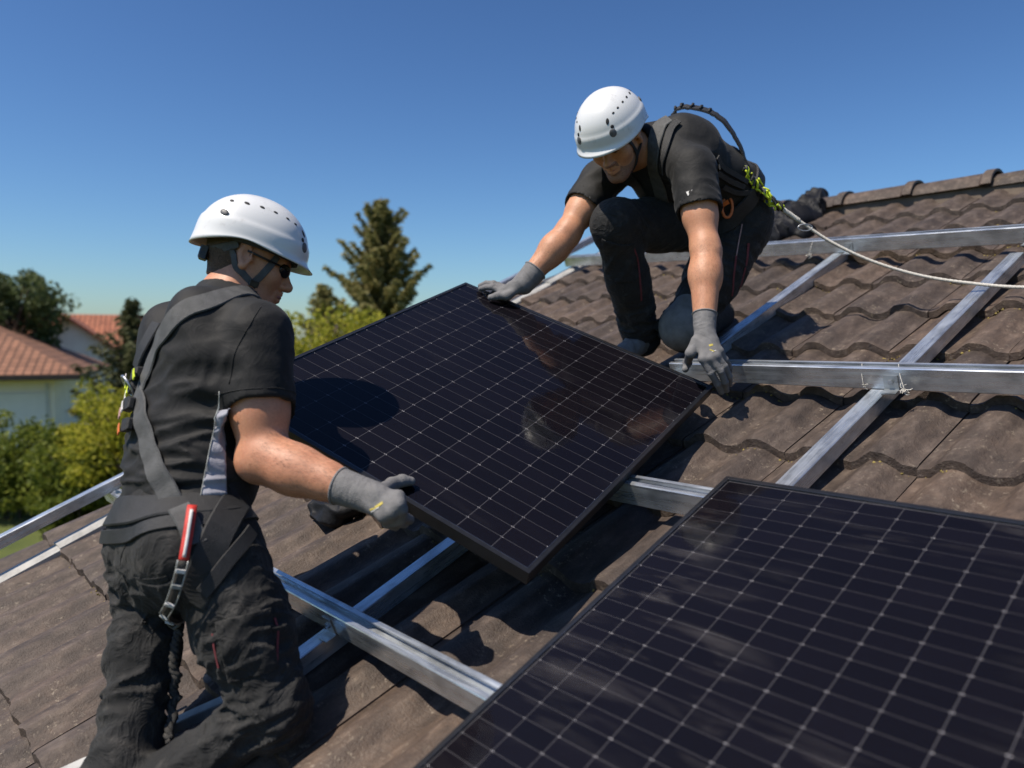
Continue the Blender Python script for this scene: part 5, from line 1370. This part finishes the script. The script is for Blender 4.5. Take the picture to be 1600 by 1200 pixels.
    for k in range(26):
        i = r.integers(2, len(ab) - 3); q = ab[i] + r.normal(size=3) * .015; d1 = rdir(r, 1)[0]
        mk('lime_loop', *tube(catmull([q, q + d1 * .014 + tx[i] * .008, q + d1 * .010 + tx[i] * .022, q + tx[i] * .028], 3), .0034, 5), 'lime_webbing', la, org=lo)
    rp = catmull([P(1214, 321, 2.755), P(1250, 346, 2.77), P(1300, 379, 2.76), P(1365, 409, 2.72), P(1440, 431, 2.66), P(1520, 443, 2.58), P(1600, 449, 2.47), P(1690, 446, 2.36), P(1800, 436, 2.25)], 34)
    tx = np.gradient(rp, axis=0); dl = np.concatenate([[0], np.cumsum(np.linalg.norm(np.diff(rp, axis=0), axis=1))]); tx /= np.linalg.norm(tx, axis=1, keepdims=True)
    n1 = np.array([unit(np.cross(q, UP)) for q in tx]); n2 = np.cross(tx, n1)
    for k in range(3):
        a = dl / .020 * 2 * pi + k * 2.094; rr = np.where(dl < .10, .0052, .0032)
        mk('rope_strand', *tube(rp + n1 * (np.cos(a) * rr)[:, None] + n2 * (np.sin(a) * rr)[:, None], np.where(dl < .10, .0048, .0034), 6), 'white_rope', la, org=lo)
    q = P(1258, 352, 2.765); mk('thimble', *tube([q + V(cos(a) * .026, .0, sin(a) * .012 - .008) for a in np.linspace(0, 2 * pi, 19)], .0022, 6, False), 'buckle_steel', la, org=lo)
    return body
right_worker(); print('right worker', round(time.time() - T0, 1))

# ------------------------------------------------------------------ small things on the roof
def roofhit(px, py, w=0.0):
    r = P(px, py, 1.0); return r * ((1 - w) / -(r @ EN))
def crumple(name, cs, label, cat, mat='black_plastic', h=0.007, amp=0.016, seed=5):
    s = Sdf(); o = roofhit(*cs[0][:2])
    for px, py, w, rx, ry, rz in cs:
        R_ = np.stack([EX, EV, EN], 1); s.ell(roofhit(px, py, w), R_, V(rx, ry, rz), .03)
    s.shell(lambda p: amp * (.6 - 2.6 * np.abs(wavy(p * V(1, 1, .6), seed, 30))) + amp * .4 * (.6 - 2.6 * np.abs(wavy(p, seed + 1, 60))))
    return tagit(mk(name, *s.mesh(h), mat, org=o), label, cat)
crumple('black_bag', [(1196, 374, .01, .11, .10, .055), (1212, 366, .03, .10, .11, .065), (1226, 357, .02, .12, .10, .08), (1240, 346, .04, .09, .12, .075), (1252, 336, .02, .11, .11, .085), (1263, 326, .04, .08, .11, .07), (1272, 317, .02, .08, .12, .075), (1214, 352, .04, .12, .09, .07), (1236, 366, .00, .12, .08, .05), (1258, 346, .00, .09, .10, .06), (1180, 362, .02, .14, .12, .06)], 'crumpled black plastic bag lying below the ridge behind the right worker', 'bag', 'black_tarp', h=.006, amp=.026, seed=8)
crumple('black_cloth', [(520, 800, .02, .07, .05, .035), (545, 790, .03, .06, .06, .04), (505, 790, .02, .05, .05, .03)], 'small crumpled black cloth on the tiles beside the glove of the left worker', 'cloth', 'black_tarp', h=.004, amp=.017, seed=9)
# wire ties with frayed ends at the rail crossings
def tie(px, py, w, px2, py2, label, seed, n=26):
    r = np.random.default_rng(seed); a, b = roofhit(px, py, w), roofhit(px2, py2, w - .05); o = empty('wire_tie', b); tagit(o, label, 'wire tie', 'wire ties on the rails')
    b = b - EV * .012; m = catmull([a + EN * .002, a - EV * .006 + (b - a) * .4, b], 6)
    mk('wire', *tube(m, .0010, 5), 'white_rope', o, org=np.array(o.location)); k = MB()
    for i in range(n):
        d = unit(r.normal(size=3) * .8 + EX * .6 - EV * .5); l = .007 + .014 * r.random()
        k.add(*tube(catmull([b, b + d * l * .5 + r.normal(size=3) * .004, b + d * l], 2), [.0013, .0012, .0011, .001, .0007], 4))
    k.build('frayed_end', 'white_rope', o, org=np.array(o.location))
tie(1404, 570, .107, 1416, 606, 'white frayed wire tie where the middle level rail crosses the sloping rail', 1)
tie(1347, 569, .107, 1352, 600, 'thin wire tie left of the crossing on the middle level rail', 2, 5)
tie(1270, 378, .107, 1266, 398, 'frayed wire tie on the highest rail beside the right worker', 3, 20)
# a short rail offcut half hidden under the left worker, with a label stuck on it
a_, b_ = rooft(roofhit(60, 1215, .03)), rooft(roofhit(350, 1085, .03))
oc = rail('rail_offcut', tuple(a_[:2]), tuple(b_[:2]), -.002, .022, .030, False, 'short light metal rail offcut with a sticker, lying under the left worker', 'verge_metal', 'mounting rails on the roof')
m = MB().box((.13, -.014, .0245), (.20, .014, .0252)); mk('sticker', m.v, m.f, 'white_mark', oc, smooth=False)
m = MB().box((.205, -.014, .0245), (.235, .014, .0252)); mk('sticker', m.v, m.f, 'clear_sleeve', oc, smooth=False)
print('done', round(time.time() - T0, 1))
